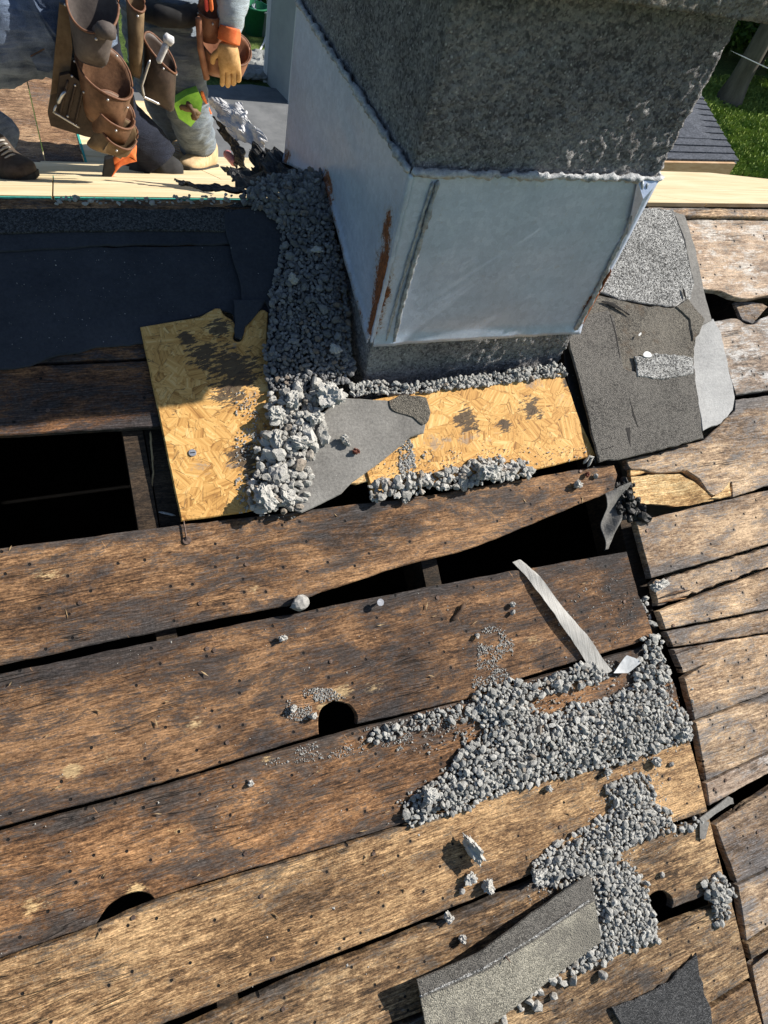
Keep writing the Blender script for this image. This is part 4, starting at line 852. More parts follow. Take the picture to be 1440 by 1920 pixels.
# loose bits
MCHIP = simple('bark_brown', (.05, .03, .02), (.13, .08, .05), 60., .8)
def curl(name, px, w0, hgt, mat, label, cat, th=.003, **k):
    return None
o = bead('bark_sliver', [ROOF_M @ Vector((*uvp(868, 1132), .008)), ROOF_M @ Vector((*uvp(862, 1145), .009)), ROOF_M @ Vector((*uvp(845, 1165), .002))], .005, MCHIP, None, .9, 6, .5, label='dark curled bark sliver on the wide board right of the long nail', cat='splinter')
o = bead('clip', [ROOF_M @ Vector((*uvp(1088, 872), .012)), ROOF_M @ Vector((*uvp(1093, 860), .026)), ROOF_M @ Vector((*uvp(1099, 862), .026)), ROOF_M @ Vector((*uvp(1096, 878), .012))], .0035, MMO, None, .5, 6, 1.6, label='small curled grey scrap at the right OSB corner', cat='scrap')
o = bead('straw', [ROOF_M @ Vector((*uvp(282, 803), -.02)), ROOF_M @ Vector((*uvp(288, 880), -.026)), ROOF_M @ Vector((*uvp(275, 965), -.045))], .0022, simple('straw', (.30, .20, .10), (.45, .33, .18), 60.), None, .7, 6, label='frayed straw hanging beside the rafter in the square hole', cat='straw')
o = bead('straw', [ROOF_M @ Vector((*uvp(297, 957), -.02)), ROOF_M @ Vector((*uvp(330, 964), -.018))], .003, MMO, None, .5, 6, .5, label='pale wood sliver at the lower corner of the square hole', cat='straw')
bent = empty('roofing_nail', ROOF_M @ Matrix.Translation((*uvp(350, 1014), .006)), label='rusty nail with a round head lying below the left OSB panel', cat='nail')
bead('shank', [(0, .045, 0.004), (0, 0, .004)], .0016, MNAIL, bent, .2, 6)
b2 = bmesh.new(); bmesh.ops.create_cone(b2, cap_ends=True, segments=14, radius1=.009, radius2=.008, depth=.003); from_bm('head', b2, MNAIL, bent)
bn = empty('roofing_nail', ROOF_M @ Matrix.Translation((*uvp(708, 1130), .001)), label='upright grey bolt head on the wide board below the long gap', cat='nail')
b2 = bmesh.new(); bmesh.ops.create_cone(b2, cap_ends=True, segments=14, radius1=.0085, radius2=.008, depth=.003, matrix=Matrix.Translation((0, 0, .018))); from_bm('head', b2, MSTEEL, bn)
bead('shank', [(0, 0, 0), (0, 0, .017)], .0035, MNAIL, bn, .1, 8)
bn = empty('roofing_nail', ROOF_M @ Matrix.Translation((*uvp(360, 852), .0145)), label='shiny screw head on the left OSB panel', cat='screw')
b2 = bmesh.new(); bmesh.ops.create_cone(b2, cap_ends=True, segments=16, radius1=.0085, radius2=.0075, depth=.003); from_bm('head', b2, MSTEEL, bn)
b2 = bmesh.new(); box_bm(b2, (-.005, -.001, .0014), (.005, .001, .0020)); from_bm('slot', b2, MDARK, bn)
# veneer strip and flake
MVENE.node_tree.nodes['Principled BSDF'].inputs['Alpha'].default_value = .72
sheet('veneer_strip', [(966, 1053), (980, 1047), (990, 1056)], [(1112, 1262), (1132, 1266), (1150, 1258)], MVENE, .005, lambda s, t: .010 * sin(pi * t) * (1 - .5 * s) + .004 * sin(12 * t) * s - .012 * max(0, .12 - t) / .12, .0012, 8, 60, .0015, edge=.002, label='long pale translucent strip lying across the wide board to the gravel', cat='strip')
sheet('plastic_flake', [(1155, 1256), (1172, 1228), (1192, 1236)], [(1150, 1262), (1176, 1262), (1196, 1242)], MPLAS, .010, lambda s, t: .01 * s, .001, 10, 10, .003, label='frosted plastic flake at the lower end of the pale strip', cat='plastic flake')
# loose shingle flap
MFLAP = MSHT
flap = empty('loose_shingle', ROOF_M @ Matrix.Translation((*uvp(950, 1790), 0.)), label='curled loose shingle strip lying across the lower boards, pale granules', cat='shingle')
FO = uvp(950, 1790)
def flap_w(s, t): return .018 * (1 - s) ** 1.4 * (1 - .3 * t) + .010 * (1 - t) * (1 - .5 * s) + .008 + .004 * sin(5 * s)
def flap_part(name, top, bot, mat, dz, t0, t1, label=None, rough=.0012, nv=16):
    o = sheet(name, top, bot, mat, .012, lambda s, t: flap_w(s, t0 + (t1 - t0) * t) + dz, .005, 60, nv, rough, parent=flap, edge=.0015, label=label)
    me = o.data; a = np.empty(len(me.vertices) * 3); me.vertices.foreach_get('co', a); a = a.reshape(-1, 3); a[:, 0] -= FO[0]; a[:, 1] -= FO[1]; me.vertices.foreach_set('co', a.ravel()); me.update(); return o
flap_part('shingle_body', [(776, 1850), (950, 1775), (1108, 1672)], [(806, 1990), (960, 1880), (1126, 1764)], MFLAP, 0, .25, 1)
flap_part('shingle_lap', [(768, 1820), (880, 1775), (985, 1706), (1098, 1637)], [(778, 1856), (900, 1806), (1000, 1752), (1110, 1684)], MSH, .005, 0, .3, 'darker lapped band along the upper edge', nv=6)
bead('lap_bead', [Vector((*(np.array(uvp(x, y, .03)) - FO), .012 + flap_w((x - 778) / 332, .3) + .007)) for x, y in ((779, 1859), (900, 1809), (1000, 1755), (1110, 1687))],   .0026, MSHL, flap, .6, 6)
bead('nail_stub', [Vector((*(np.array(uvp(938, 1782, .03)) - FO), .034)), Vector((*(np.array(uvp(948, 1796, .03)) - FO), .052))], .0018, MNAIL, flap, .1, 6)
o = slab('shingle_fragment', [(1148, 1890), (1200, 1872), (1235, 1855), (1262, 1835), (1306, 1790), (1312, 1830), (1322, 1862), (1333, 1890), (1338, 1960), (1180, 1970), (1160, 1915)], .005, .012, MSHD, None, wob=.007, freq=40); tag(o, 'dark jagged shingle fragment on the lowest boards', 'shingle'); recentre(o, ROOF_M)
# tar rubble at the seam
gravel([(1150, 905), (1185, 912), (1205, 965), (1190, 975), (1162, 955)], .0105, 'tar_rubble', 'black tar rubble in the seam beside the twisted felt', MTAR, 1.2, 2, .012, -.01, 31, V2, F2_)
# black torn felt and crumpled membrane behind the ridge
def crumple(name, pts, mat, label, cat, rough=.02, n=26, freq=14, thick=.002):
    """pts: 4 world corners (tl, tr, br, bl)"""
    a, b, c, d = [np.array(p) for p in pts]; nrm = np.cross(b - a, d - a); nrm /= np.linalg.norm(nrm); SD[0] += 1.7; vs = []
    for j in range(n + 1):
        for i in range(n + 1):
            s, t = i / n, j / n; p = (a * (1 - s) + b * s) * (1 - t) + (d * (1 - s) + c * s) * t
            q = Vector(p * freq) + Vector((SD[0], 0, 0)); h = rough * (mn.noise(q) + .5 * mn.noise(q * 2.6) + .3 * abs(mn.noise(q * 5.)))
            e = .5 * rough * mn.noise(q * 1.7 + Vector((9, 3, 1))); ed = (i in (0, n)) or (j in (0, n))
            p = p + nrm * h + (b - a) / np.linalg.norm(b - a) * (e * (2 if ed else 1)); vs.append(p + (d - a) / np.linalg.norm(d - a) * (rough * mn.noise(q * 2.1) if ed else 0))
    W = n + 1; fs = [(j * W + i, (j + 1) * W + i, (j + 1) * W + i + 1, j * W + i + 1) for j in range(n) for i in range(n)]
    o = from_data(name, vs, fs, mat, None, smooth=False, label=label, cat=cat)
    o.modifiers.new('thick', 'SOLIDIFY').thickness = thick
    recentre(o, Matrix.Identity(4)); return o
crumple('torn_membrane', [P(385, 186, 2.5), P(450, 190, 2.4), P(500, 272, 2.15), P(440, 262, 2.3)], MFW, 'crumpled whitish membrane sheet sticking up left of the chimney', 'membrane', .03)
crumple('torn_felt', [P(400, 215, 2.52), P(445, 262, 2.3), P(470, 318, 2.1), P(438, 312, 2.3)], MTAR, 'black felt hanging under the crumpled whitish membrane', 'felt', .03)
crumple('torn_felt', [P(470, 278, 2.0), P(530, 285, 1.9), P(530, 340, 1.75), P(478, 335, 1.85)], MTAR, 'shiny black crumpled felt between the membrane and the chimney', 'felt', .04, 20, 20)
crumple('torn_felt', [P(500, 282, 1.9), P(600, 300, 1.75), P(604, 345, 1.6), P(495, 345, 1.7)], MTAR, 'large black crumpled felt against the back of the chimney flashing', 'felt', .03, 24, 18)
crumple('torn_felt', [P(415, 312, 2.05), P(480, 318, 1.95), P(560, 345, 1.62), P(440, 345, 1.75)], MTAR, 'black ragged felt lying over the ridge by the gravel', 'felt', .02, 22, 20)
crumple('torn_felt', [P(325, 341, 1.95), P(400, 343, 1.85), P(500, 362, 1.6), P(400, 358, 1.65)], MTAR, 'thin black felt tongue pointing left over the plywood', 'felt', .012, 22, 22)
crumple('torn_felt', [P(345, 392, 1.5), P(420, 380, 1.5), P(455, 425, 1.42), P(400, 420, 1.42)], MFB, 'folded black felt scrap on the dark shingle strip', 'felt', .012, 18, 22)
for i, (x, y) in enumerate(((572, 318), (585, 312), (600, 320), (566, 330))):
    bead('rusted_fringe', [P(x, y + 18, 1.66), P(x + 2, y - 30 + 9 * i, 1.66)], .002, MTAR, chim, .6, 5)
o = bead('hand_tool', [P(425, 288, 2.4), P(440, 305, 2.3)], .014, MPINK, None, .1, 10, label='pinkish tool handle lying behind the ridge below the membrane', cat='tool')

# ------------------------------------------------------------------ WORKERS
def skin(name, vs, es, rs, mat, parent, sub=2, disp=0., dsc=.12, label=None):
    me = bpy.data.meshes.new(name); me.from_pydata([tuple(v) for v in vs], es, []); me.update()
    o = link(name, me, mat, parent); m = o.modifiers.new('Skin', 'SKIN'); m.use_smooth_shade = True
    if not me.skin_vertices: 
        bpy.context.view_layer.objects.active = o
    sk = me.skin_vertices[0].data
    for i, r in enumerate(rs):
        r = r if isinstance(r, tuple) else (r, r); sk[i].radius = r; sk[i].use_root = (i == 0)
    s = o.modifiers.new('Sub', 'SUBSURF'); s.levels = sub; s.render_levels = sub
    if disp:
        tx = bpy.data.textures.new(name + '_folds', 'CLOUDS'); tx.noise_scale = dsc; tx.noise_depth = 3
        d = o.modifiers.new('Disp', 'DISPLACE'); d.texture = tx; d.strength = disp; d.mid_level = .5; d.texture_coords = 'GLOBAL'
    if label: o['label'] = label
    return o
def chain(parts):
    """parts: list of (points, radii, attach) -> verts, edges, radii"""
    vs, es, rs = [], [], []; idx = []
    for pts, rad_, att in parts:
        prev = att if att is None else idx[att[0]][att[1]]; ids = []
        for p, r in zip(pts, rad_):
            vs.append(Vector(p)); rs.append(r); k = len(vs) - 1
            if prev is not None: es.append((prev, k))
            prev = k; ids.append(k)
        idx.append(ids)
    return vs, es, rs
def hand(name, wrist, palm_dir, side, nrm, size, mat, parent, curlk=.5, cuff=None, label=None):
    """gloved hand: wrist point, direction of the fingers, sideways axis to the thumb, palm normal"""
    d, s, n_ = Vector(palm_dir).normalized(), Vector(side).normalized(), Vector(nrm).normalized(); W = Vector(wrist); L = size
    parts = [([W, W + d * L * .14, W + d * L * .30, W + d * L * .42], [L * .16, L * .17, L * .20, L * .20], None)]
    for k, (o_, l_, r_) in enumerate(((.165, .40, .056), (.06, .45, .058), (-.05, .42, .056), (-.155, .33, .05))):
        b = W + d * L * .50 + s * L * o_; c1 = curlk * (1 + .15 * k)
        p1 = b + (d * cos(c1 * .4) + n_ * sin(c1 * .4)) * L * l_ * .42
        p2 = p1 + (d * cos(c1 * 1.3) + n_ * sin(c1 * 1.3)) * L * l_ * .33
        p3 = p2 + (d * cos(c1 * 2.1) + n_ * sin(c1 * 2.1)) * L * l_ * .25
        parts.append(([b, p1, p2, p3], [L * r_ * 1.1, L * r_, L * r_ * .95, L * r_ * .8], (0, 3)))
    t0 = W + d * L * .20 + s * L * .17; t1 = t0 + (d * .6 + s * .5 + n_ * .4).normalized() * L * .2; t2 = t1 + (d * .85 + n_ * .5).normalized() * L * .17
    parts.append(([t0, t1, t2], [L * .075, L * .065, L * .055], (0, 1)))
    vs, es, rs = chain(parts); return skin(name, vs, es, rs, mat, parent, 2, .004, .03, label)
def leg_tube(path, radii, wig, seed=0, seg=28, step=.012):
    """cloth leg: loft with folds; returns verts, faces"""
    p = np.array([tuple(q) for q in path]); L = np.r_[0, np.cumsum(np.linalg.norm(np.diff(p, axis=0), axis=1))]; n = max(8, int(L[-1] / step)); vs = []; fs = []
    tt = np.linspace(0, L[-1], n); ker = np.ones(7) / 7
    c = np.stack([np.interp(tt, L, p[:, k]) for k in range(3)], 1)
    for k in range(3): c[3:-3, k] = np.convolve(c[:, k], ker, 'valid')
    rr = np.interp(tt, L, radii); x0 = np.array([1., 0, 0])
    for i in range(n):
        t = c[min(i + 1, n - 1)] - c[max(i - 1, 0)]; t /= np.linalg.norm(t); a = x0 - t * (x0 @ t); a /= np.linalg.norm(a); x0 = a; b = np.cross(t, a)
        for s in range(seg):
            an = 2 * pi * s / seg; dir_ = a * cos(an) + b * sin(an); q = Vector((cos(an) * 1.4, sin(an) * 1.4, tt[i] * 17 + seed))
            f = 1 + wig * (mn.noise(q) + .6 * mn.noise(Vector((q.x * 1.4, q.y * 1.4, q.z * 2.4))) + .3 * mn.noise(q * 3.3))
            vs.append(c[i] + dir_ * rr[i] * f)
        if i:
            for s in range(seg): s2 = (s + 1) % seg; fs.append(((i - 1) * seg + s, (i - 1) * seg + s2, i * seg + s2, i * seg + s))
    fs.append(tuple(range(seg))[::-1]); fs.append(tuple((n - 1) * seg + s for s in range(seg))); return vs, fs
def boot(name, heel, toe, mat, parent, label=None, h=.13, wd=.048):
    t = empty_child = None
    a, b = np.array(heel), np.array(toe); d = b - a; L = np.linalg.norm(d); d /= L; up = np.array([0, 0, 1.]); s = np.cross(d, up); s /= np.linalg.norm(s); vs = []; fs = []; seg = 16
    prof = [(-.06, .5, .95, .0), (.0, .9, 1., .0), (.15, 1., 1., 0), (.3, .95, .85, 0), (.42, .95, .6, 0), (.6, 1.05, .48, 0), (.8, 1.05, .40, 0), (.95, .85, .32, 0), (1.02, .4, .18, 0)]
    for k, (x, w_, hh, z) in enumerate(prof):
        for i in range(seg):
            an = 2 * pi * i / seg; yy = cos(an); zz = sin(an)
            yy = math.copysign(abs(yy) ** .7, yy); zz = math.copysign(abs(zz) ** .7, zz)
            vs.append(a + d * x * L + s * yy * wd * w_ + up * (h * hh * .5 * (1 + zz)))
        if k:
            for i in range(seg): j = (i + 1) % seg; fs.append(((k - 1) * seg + i, (k - 1) * seg + j, k * seg + j, k * seg + i))
    fs.append(tuple(range(seg))[::-1]); fs.append(tuple((len(prof) - 1) * seg + i for i in range(seg)))
    o = from_data(name, vs, fs, mat, parent, smooth=True, label=label); sb = o.modifiers.new('s', 'SUBSURF'); sb.levels = 1; sb.render_levels = 1
    so = []
    for x, w_ in ((-.05, .8), (.1, 1.05), (.35, .95), (.7, 1.15), (.93, .95), (1.03, .4)):
        so.append((a + d * x * L + s * wd * w_, a + d * x * L - s * wd * w_))
    ring = [q[0] for q in so] + [q[1] for q in so[::-1]]; n = len(ring)
    from_data('sole', [r - up * .004 for r in ring] + [r + up * .018 for r in ring], [tuple(range(n))[::-1], tuple(range(n, 2 * n))] + [(i, (i + 1) % n, n + (i + 1) % n, n + i) for i in range(n)], MSOLE, o)
    for k in range(5):
        x = .34 + k * .055; hh = h * (.78 - k * .075)
        bead('lace', [a + d * x * L + s * wd * .45 + up * hh, a + d * (x + .02) * L + up * (hh + .006), a + d * x * L - s * wd * .45 + up * hh], .003, MMO, o, .1, 6)
    return o
RIV = ico(1)
def pouch(name, L, R, BL, BR, depth, sag, mat, parent, trim=MLEAT, label=None, inner=MLEAD, back=.04, rivets=True, patch=None):
    """open leather bag; L,R rim ends, BL,BR bottom corners (world)"""
    L, R, BL, BR = [np.array(tuple(q)) for q in (L, R, BL, BR)]; fwd = np.array([0, -1., .0]); seg = 36; rows = 12
    down = ((BL + BR) - (L + R)) / 2; dn = down / np.linalg.norm(down); vs = []; fs = []
    f2 = fwd - dn * (fwd @ dn); f2 /= np.linalg.norm(f2)
    for inn in (0, 1):
        for k in range(rows + 1):
            t = k / rows; l = L + (BL - L) * t; r = R + (BR - R) * t; c = (l + r) / 2; mj = (r - l) / 2 * (1 - .07 * inn); dp = depth * (1 - .15 * t - .65 * t ** 4) * (1 - .16 * inn)
            if t > .85: mj = mj * (1 - .25 * ((t - .85) / .15) ** 2)
            for i in range(seg):
                an = 2 * pi * i / seg; ca = cos(an); sa = sin(an); ca = math.copysign(abs(ca) ** .8, ca)
                p = c + mj * ca + f2 * sa * dp * (1 if sa > 0 else .35)
                p = p + dn * (sag * max(0, sa) * (1 - t)) - dn * (back * max(0, -sa) * (1 - t))
                q = Vector(p * 22.); p = p + f2 * .004 * mn.noise(q)
                vs.append(p)
    S = (rows + 1) * seg
    for inn in (0, 1):
        for k in range(rows):
            for i in range(seg):
                j = (i + 1) % seg; q = (inn * S + k * seg + i, inn * S + k * seg + j, inn * S + (k + 1) * seg + j, inn * S + (k + 1) * seg + i); fs.append(q if inn else q[::-1])
        fs.append(tuple(inn * S + rows * seg + i for i in range(seg)))
    for i in range(seg): j = (i + 1) % seg; fs.append((i, j, S + j, S + i))
    o = from_data(name, vs, fs, mat, parent, smooth=True, label=label)
    rim = [vs[i] for i in range(seg)] + [vs[0]]
    bead('rim_trim', rim, .0036, trim, o, .12, 8)
    if rivets:
        for i in (0, 9, 18):
            p = vs[i] + dn * .012 + f2 * (.004 if i == 9 else 0) + (vs[i] - (L + R) / 2) * .03
            from_data('rivet', [p + q * .0045 for q in RIV[0]], [tuple(int(x) for x in f) for f in RIV[1]], MSTEEL, o, smooth=True)
    if patch is not None:
        c = (L + R) / 2 + down * .55; mj = (R - L) / 2; pv = []
        for a_, b_ in ((-.5, -.2), (.5, -.2), (.5, .22), (-.5, .22)):
            pv.append(c + mj * a_ + dn * b_ * np.linalg.norm(down) + f2 * (depth * .93 + .006 - .01 * abs(a_)))
        pv += [p - f2 * .012 for p in pv]
        from_data('leather_patch', pv, [(0, 1, 2, 3), (7, 6, 5, 4), (0, 4, 5, 1), (1, 5, 6, 2), (2, 6, 7, 3), (3, 7, 4, 0)], patch, o)
    return o
def panel(name, px, y, th, mat, parent, label=None):
    vs = [P(a, b, y) for a, b in px]; n = len(vs); back = [v + Vector((0, th, 0)) for v in vs]
    return from_data(name, vs + back, [tuple(range(n)), tuple(range(2 * n - 1, n - 1, -1))] + [(i, n + i, n + (i + 1) % n, (i + 1) % n) for i in range(n)], mat, parent, label=label)
def person_upper(root, pelvis, chest, neck, head, sh_l, el_l, wr_l, sh_r, el_r, wr_r, shirt, kh=.10):
    pelvis, chest, neck, head = map(Vector, (pelvis, chest, neck, head))
    parts = [([pelvis, pelvis.lerp(chest, .5), chest, neck], [(.15, .115), (.145, .11), (.16, .115), .062], None),
             ([sh_l, el_l, wr_l], [.072, .052, .042], (0, 2)), ([sh_r, el_r, wr_r], [.072, .052, .042], (0, 2))]
    vs, es, rs = chain(parts); skin('shirt', vs, es, rs, shirt, root, 2, .012, .06)
    fd = (head - neck).normalized()
    parts = [([neck - fd * .03, neck + fd * .05, head, head + fd * .075], [.048, .05, .088, .06], None)]
    vs, es, rs = chain(parts); b = skin('body', vs, es, rs, MSKIN, root, 2)
    face = Vector((.55, -.7, -.2)).normalized()
    bm = bmesh.new(); bmesh.ops.create_uvsphere(bm, u_segments=24, v_segments=14, radius=.108, matrix=Matrix.Translation(head + Vector((-.01, .015, .035))))
    bmesh.ops.delete(bm, geom=[v for v in bm.verts if v.co.z < head.z + .02 + .03 * ((v.co - head).dot(face) > .03)], context='VERTS'); from_bm('cap', bm, MBLK, root, smooth=True).modifiers.new('t', 'SOLIDIFY').thickness = .004
    sd = face.cross(Vector((0, 0, 1))).normalized()
    for nm, off, r, mt in (('nose', face * .095 - Vector((0, 0, .012)), .014, MSKIN), ('eye', face * .083 + sd * .03 + Vector((0, 0, .012)), .009, MMO), ('eye', face * .083 - sd * .03 + Vector((0, 0, .012)), .009, MMO), ('ear', sd * .09, .02, MSKIN), ('ear', -sd * .09, .02, MSKIN), ('mouth', face * .084 - Vector((0, 0, .045)), .014, MRED)):
        bm = bmesh.new(); bmesh.ops.create_icosphere(bm, subdivisions=2, radius=r, matrix=Matrix.Translation(head + off) @ Matrix.Diagonal((1, 1, 1.2 if nm != 'mouth' else .4, 1))); from_bm(nm, bm, mt, b, smooth=True)
# --- worker B: standing behind the ridge
YB = 3.16
def D(px, py):
    d = ray(px, py); t = (Z1 - CAMZ + QF * Y1) / (d[2] + QF * d[1]); return Vector((d[0] * t, d[1] * t, d[2] * t + CAMZ))
pB = empty('person', Matrix.Identity(4), label='standing worker in worn blue jeans with lime knee pad, tan boots and red brown pouch', cat='person')
hipL, hipR = P(322, 8, YB + .08), P(352, 15, YB)
vs1, fs1 = leg_tube([P(328, -10, YB - .02), P(330, 60, YB - .04), P(338, 130, YB - .10), P(352, 205, YB - .16), P(362, 240, YB - .06), P(372, 268, YB + .02)], [.125, .122, .108, .088, .080, .078], .17, 1)
vs2, fs2 = leg_tube([P(286, -10, YB + .10), P(290, 60, YB + .12), P(300, 140, YB + .12), P(320, 210, YB + .16), P(325, 250, YB + .16), P(332, 284, YB + .18)], [.13, .125, .11, .088, .08, .072], .17, 7)
n1 = len(vs1); tr = from_data('trousers', vs1 + vs2, fs1 + [tuple(n1 + i for i in f) for f in fs2], MJB, pB, smooth=True)
boot('boot', D(394, 311.5), D(350, 319), MBOOT, pB, 'tan suede boot with pale laces', h=.135)
boot('boot', D(345, 310), D(318, 315), MBOOT, pB)
ch = P(340, -10, YB) + Vector((.05, .05, .42)); nk = ch + Vector((.06, -.03, .2)); hd = nk + Vector((.05, -.05, .16))
wrB = P(432, 56, YB - .25)
person_upper(pB, P(325, -12, YB + .05) + Vector((0, 0, .05)), ch, nk, hd, ch + Vector((-.17, .02, .1)), ch + Vector((-.30, -.1, -.1)), ch + Vector((-.15, -.3, -.05)), ch + Vector((.2, -.02, .1)), wrB + Vector((.03, .1, .26)), wrB + Vector((-.005, .02, .06)), MSHIRT)
vq, fq = leg_tube([P(442, -40, YB - .18), P(438, 0, YB - .22), P(434, 30, YB - .24), P(432, 56, YB - .25)], [.062, .056, .050, .043], .16, 11, 20, .008)
from_data('sleeve', vq, fq, MSHIRT, pB, smooth=True, label='pale blue rolled sleeve')
vq, fq = leg_tube([P(432, 50, YB - .26), P(431, 62, YB - .265), P(429, 78, YB - .27)], [.037, .040, .042], .08, 12, 20, .006)
from_data('glove_cuff', vq, fq, MGLO, pB, smooth=True, label='orange knit glove cuff')
hand('glove', P(429, 74, YB - .28), P(433, 135, YB - .29) - P(429, 74, YB - .28), Vector((-1, 0, 0)), Vector((0, .9, .2)), .20, MGLT, pB, .35, label='tan leather work glove')
bead('belt', [P(268, 18, YB - .10), P(300, 28, YB - .19), P(340, 32, YB - .2), P(378, 26, YB - .14)], .036, MBLK, pB, .1, 10, step=.02)
pouch('tool_pouch', P(371, 62, YB - .2), P(470, 92, YB - .15), P(385, 140, YB - .2), P(452, 148, YB - .17), .085, .05, MLEAR, pB, label='red brown leather nail pouch')
pouch('tool_pouch', P(372, 18, YB - .2), P(414, 22, YB - .2), P(378, 78, YB - .2), P(410, 82, YB - .2), .05, .01, MLEAR, pB)
for dx in (0, 9): bead('strap', [P(385 + dx, -14, YB - .27), P(388 + dx, 22, YB - .26)], .007, simple('red_strap', (.5, .05, .04), (.6, .08, .06)) if dx == 0 else MGLO, pB, .1, 6)
bead('strap', [P(372, 30, YB - .25), P(376, 90, YB - .27), P(388, 150, YB - .25)], .012, MLEAR, pB, .1, 8)
panel('knee_pad', [(325, 195), (352, 178), (372, 172), (380, 190), (376, 215), (358, 238), (335, 222)], YB - .27, .05, MGREEN, pB, 'lime green knee pad with rope tie')
bead('pad_tie', [P(336, 200, YB - .29), P(356, 205, YB - .30), P(372, 212, YB - .29), P(360, 224, YB - .29)], .011, MLEAC, pB, .5, 8)
bead('pad_tie', [P(350, 190, YB - .29), P(360, 205, YB - .31), P(368, 224, YB - .29)], .009, MCHIP, pB, .5, 8)
bead('pad_strap', [P(378, 172, YB - .24), P(386, 195, YB - .18), P(395, 215, YB - .1)], .008, MGLO, pB, .1, 6)
# second pouch set (worn on his other hip)
pouch('tool_pouch', P(236, -8, YB - .42), P(271, 8, YB - .42), P(243, 140, YB - .45), P(265, 148, YB - .45), .05, .02, MLEAC, pB, label='long tan canvas holster')
pouch('tool_pouch', P(270, 72, YB - .42), P(330, 132, YB - .42), P(268, 180, YB - .46), P(326, 214, YB - .46), .06, .02, MLEAD, pB, trim=MLEAT, label='black open pouch with a steel hammer loop')
bead('hammer_loop', [P(281, 112, YB - .53), P(266, 160, YB - .54), P(270, 182, YB - .54), P(300, 196, YB - .54)], .0045, MSTEEL, pB, .1, 8)
ham = empty('hammer', Matrix.Identity(4), label='pale handled hammer standing in the black open pouch', cat='hammer')
bead('handle', [P(296, 118, YB - .55), P(305, 98, YB - .55), P(313, 80, YB - .55)], .014, MFW, ham, .05, 10, .7)
bead('hammer_head', [P(306, 68, YB - .55), P(326, 80, YB - .55)], .015, MFW, ham, .05, 10)
# --- worker A: kneeling at the left
YA = 2.52
pA = empty('person', Matrix.Identity(4), label='kneeling worker at the left edge in dark jeans with stacked brown leather pouches', cat='person')
vs1, fs1 = leg_tube([P(150, -20, YA + .12), P(95, 22, YA + .14), P(20, 52, YA + .12), P(-60, 95, YA + .1), P(-130, 160, YA + .1), P(-60, 215, YA + .2), P(6, 258, YA + .27)], [.155, .165, .145, .115, .095, .078, .068], .13, 3)
vs2, fs2 = leg_tube([P(150, -10, YA + .25), P(158, 60, YA + .3), P(180, 150, YA + .35), P(222, 225, YA + .38), P(275, 270, YA + .36), P(300, 303, YA + .34)], [.12, .11, .10, .09, .085, .078], .07, 5)
from_data('trousers', vs1, fs1, MJA, pA, smooth=True)
from_data('work_trousers', vs2, fs2, MNAVY, pA, smooth=True, label='navy trouser leg kneeling on the plywood')
vs3, fs3 = leg_tube([P(262, 322, YA + .46), P(290, 318, YA + .37), P(322, 318, YA + .33), P(336, 320, YA + .34)], [.05, .066, .06, .035], .06, 8)
from_data('knee_cap', vs3, fs3, MBLK, pA, smooth=True, label='black knee pad')
bead('pocket_stitch', [P(56, 106, YA - .025), P(100, 82, YA - .02)], .0022, MCHIP, pA, .2, 5)
panel('back_pocket', [(58, 108), (104, 84), (108, 118), (92, 136), (70, 132)], YA - .018, .03, MJA, pA)
boot('boot', D(-8, 329), D(56, 337), MBOOTD, pA, 'dark worn boot', h=.15, wd=.055)
boot('boot', P(262, 316, YA + .62), P(240, 316, YA + .80), MBOOTD, pA)
chA = P(110, -20, YA + .2) + Vector((-.06, .08, .42)); nkA = chA + Vector((.02, -.03, .2)); hdA = nkA + Vector((.03, -.06, .15))
wA = P(243, 262, YA + .18)
person_upper(pA, P(120, -20, YA + .15) + Vector((0, 0, .06)), chA, nkA, hdA, chA + Vector((-.18, -.06, .1)), chA + Vector((-.26, -.12, -.16)), chA + Vector((-.12, -.22, -.3)), chA + Vector((.18, .08, .1)), P(185, 80, YA + .46) + Vector((0, 0, .05)), wA + Vector((0, .06, .05)), MNAVY)
hand('glove', P(248, 258, YA + .16), P(208, 330, YA + .15) - P(248, 258, YA + .16), Vector((-.3, -.9, 0)), Vector((-.9, .1, -.1)), .19, MGLO, pA, .3, label='orange and black work glove pressed on the plywood')
panel('glove_tip', [(198, 300), (212, 296), (216, 318), (204, 342), (193, 338)], YA + .10, .03, MBLK, pA)
# pouches, top to bottom
pouch('tool_pouch', P(124, 0, YA - .05), P(222, 6, YA - .03), P(142, 112, YA - .06), P(200, 128, YA - .06), .095, .055, MLEAG, pA, label='upper grey brown suede nail bag', rivets=True)
panel('belt_strap', [(112, 8), (128, 12), (136, 90), (128, 168), (96, 178), (103, 100)], YA - .045, .015, MLEAC, pA)
panel('pouch_back', [(98, 165), (140, 95), (180, 130), (250, 180), (252, 230), (235, 270), (160, 256), (95, 236), (90, 215)], YA - .01, .02, MLEAD, pA)
pouch('tool_pouch', P(142, 108, YA - .05), P(248, 165, YA - .03), P(158, 222, YA - .06), P(226, 252, YA - .06), .085, .035, MLEA, pA, label='middle open leather pouch', back=.07)
pouch('tool_pouch', P(176, 186, YA - .07), P(252, 224, YA - .05), P(172, 250, YA - .08), P(232, 276, YA - .08), .075, .03, MLEA, pA, label='third leather pouch, overlapping the middle one')
pouch('tool_pouch', P(190, 230, YA - .09), P(256, 262, YA - .07), P(158, 274, YA - .09), P(236, 296, YA - .09), .065, .028, MLEAC, pA, label='lowest tan pouch with a stitched patch', patch=MLEAC)
panel('tool_holder', [(112, 142), (130, 138), (172, 170), (176, 180), (152, 240), (104, 214)], YA - .075, .02, MLEAD, pA, 'dark pocket panel for hand tools')
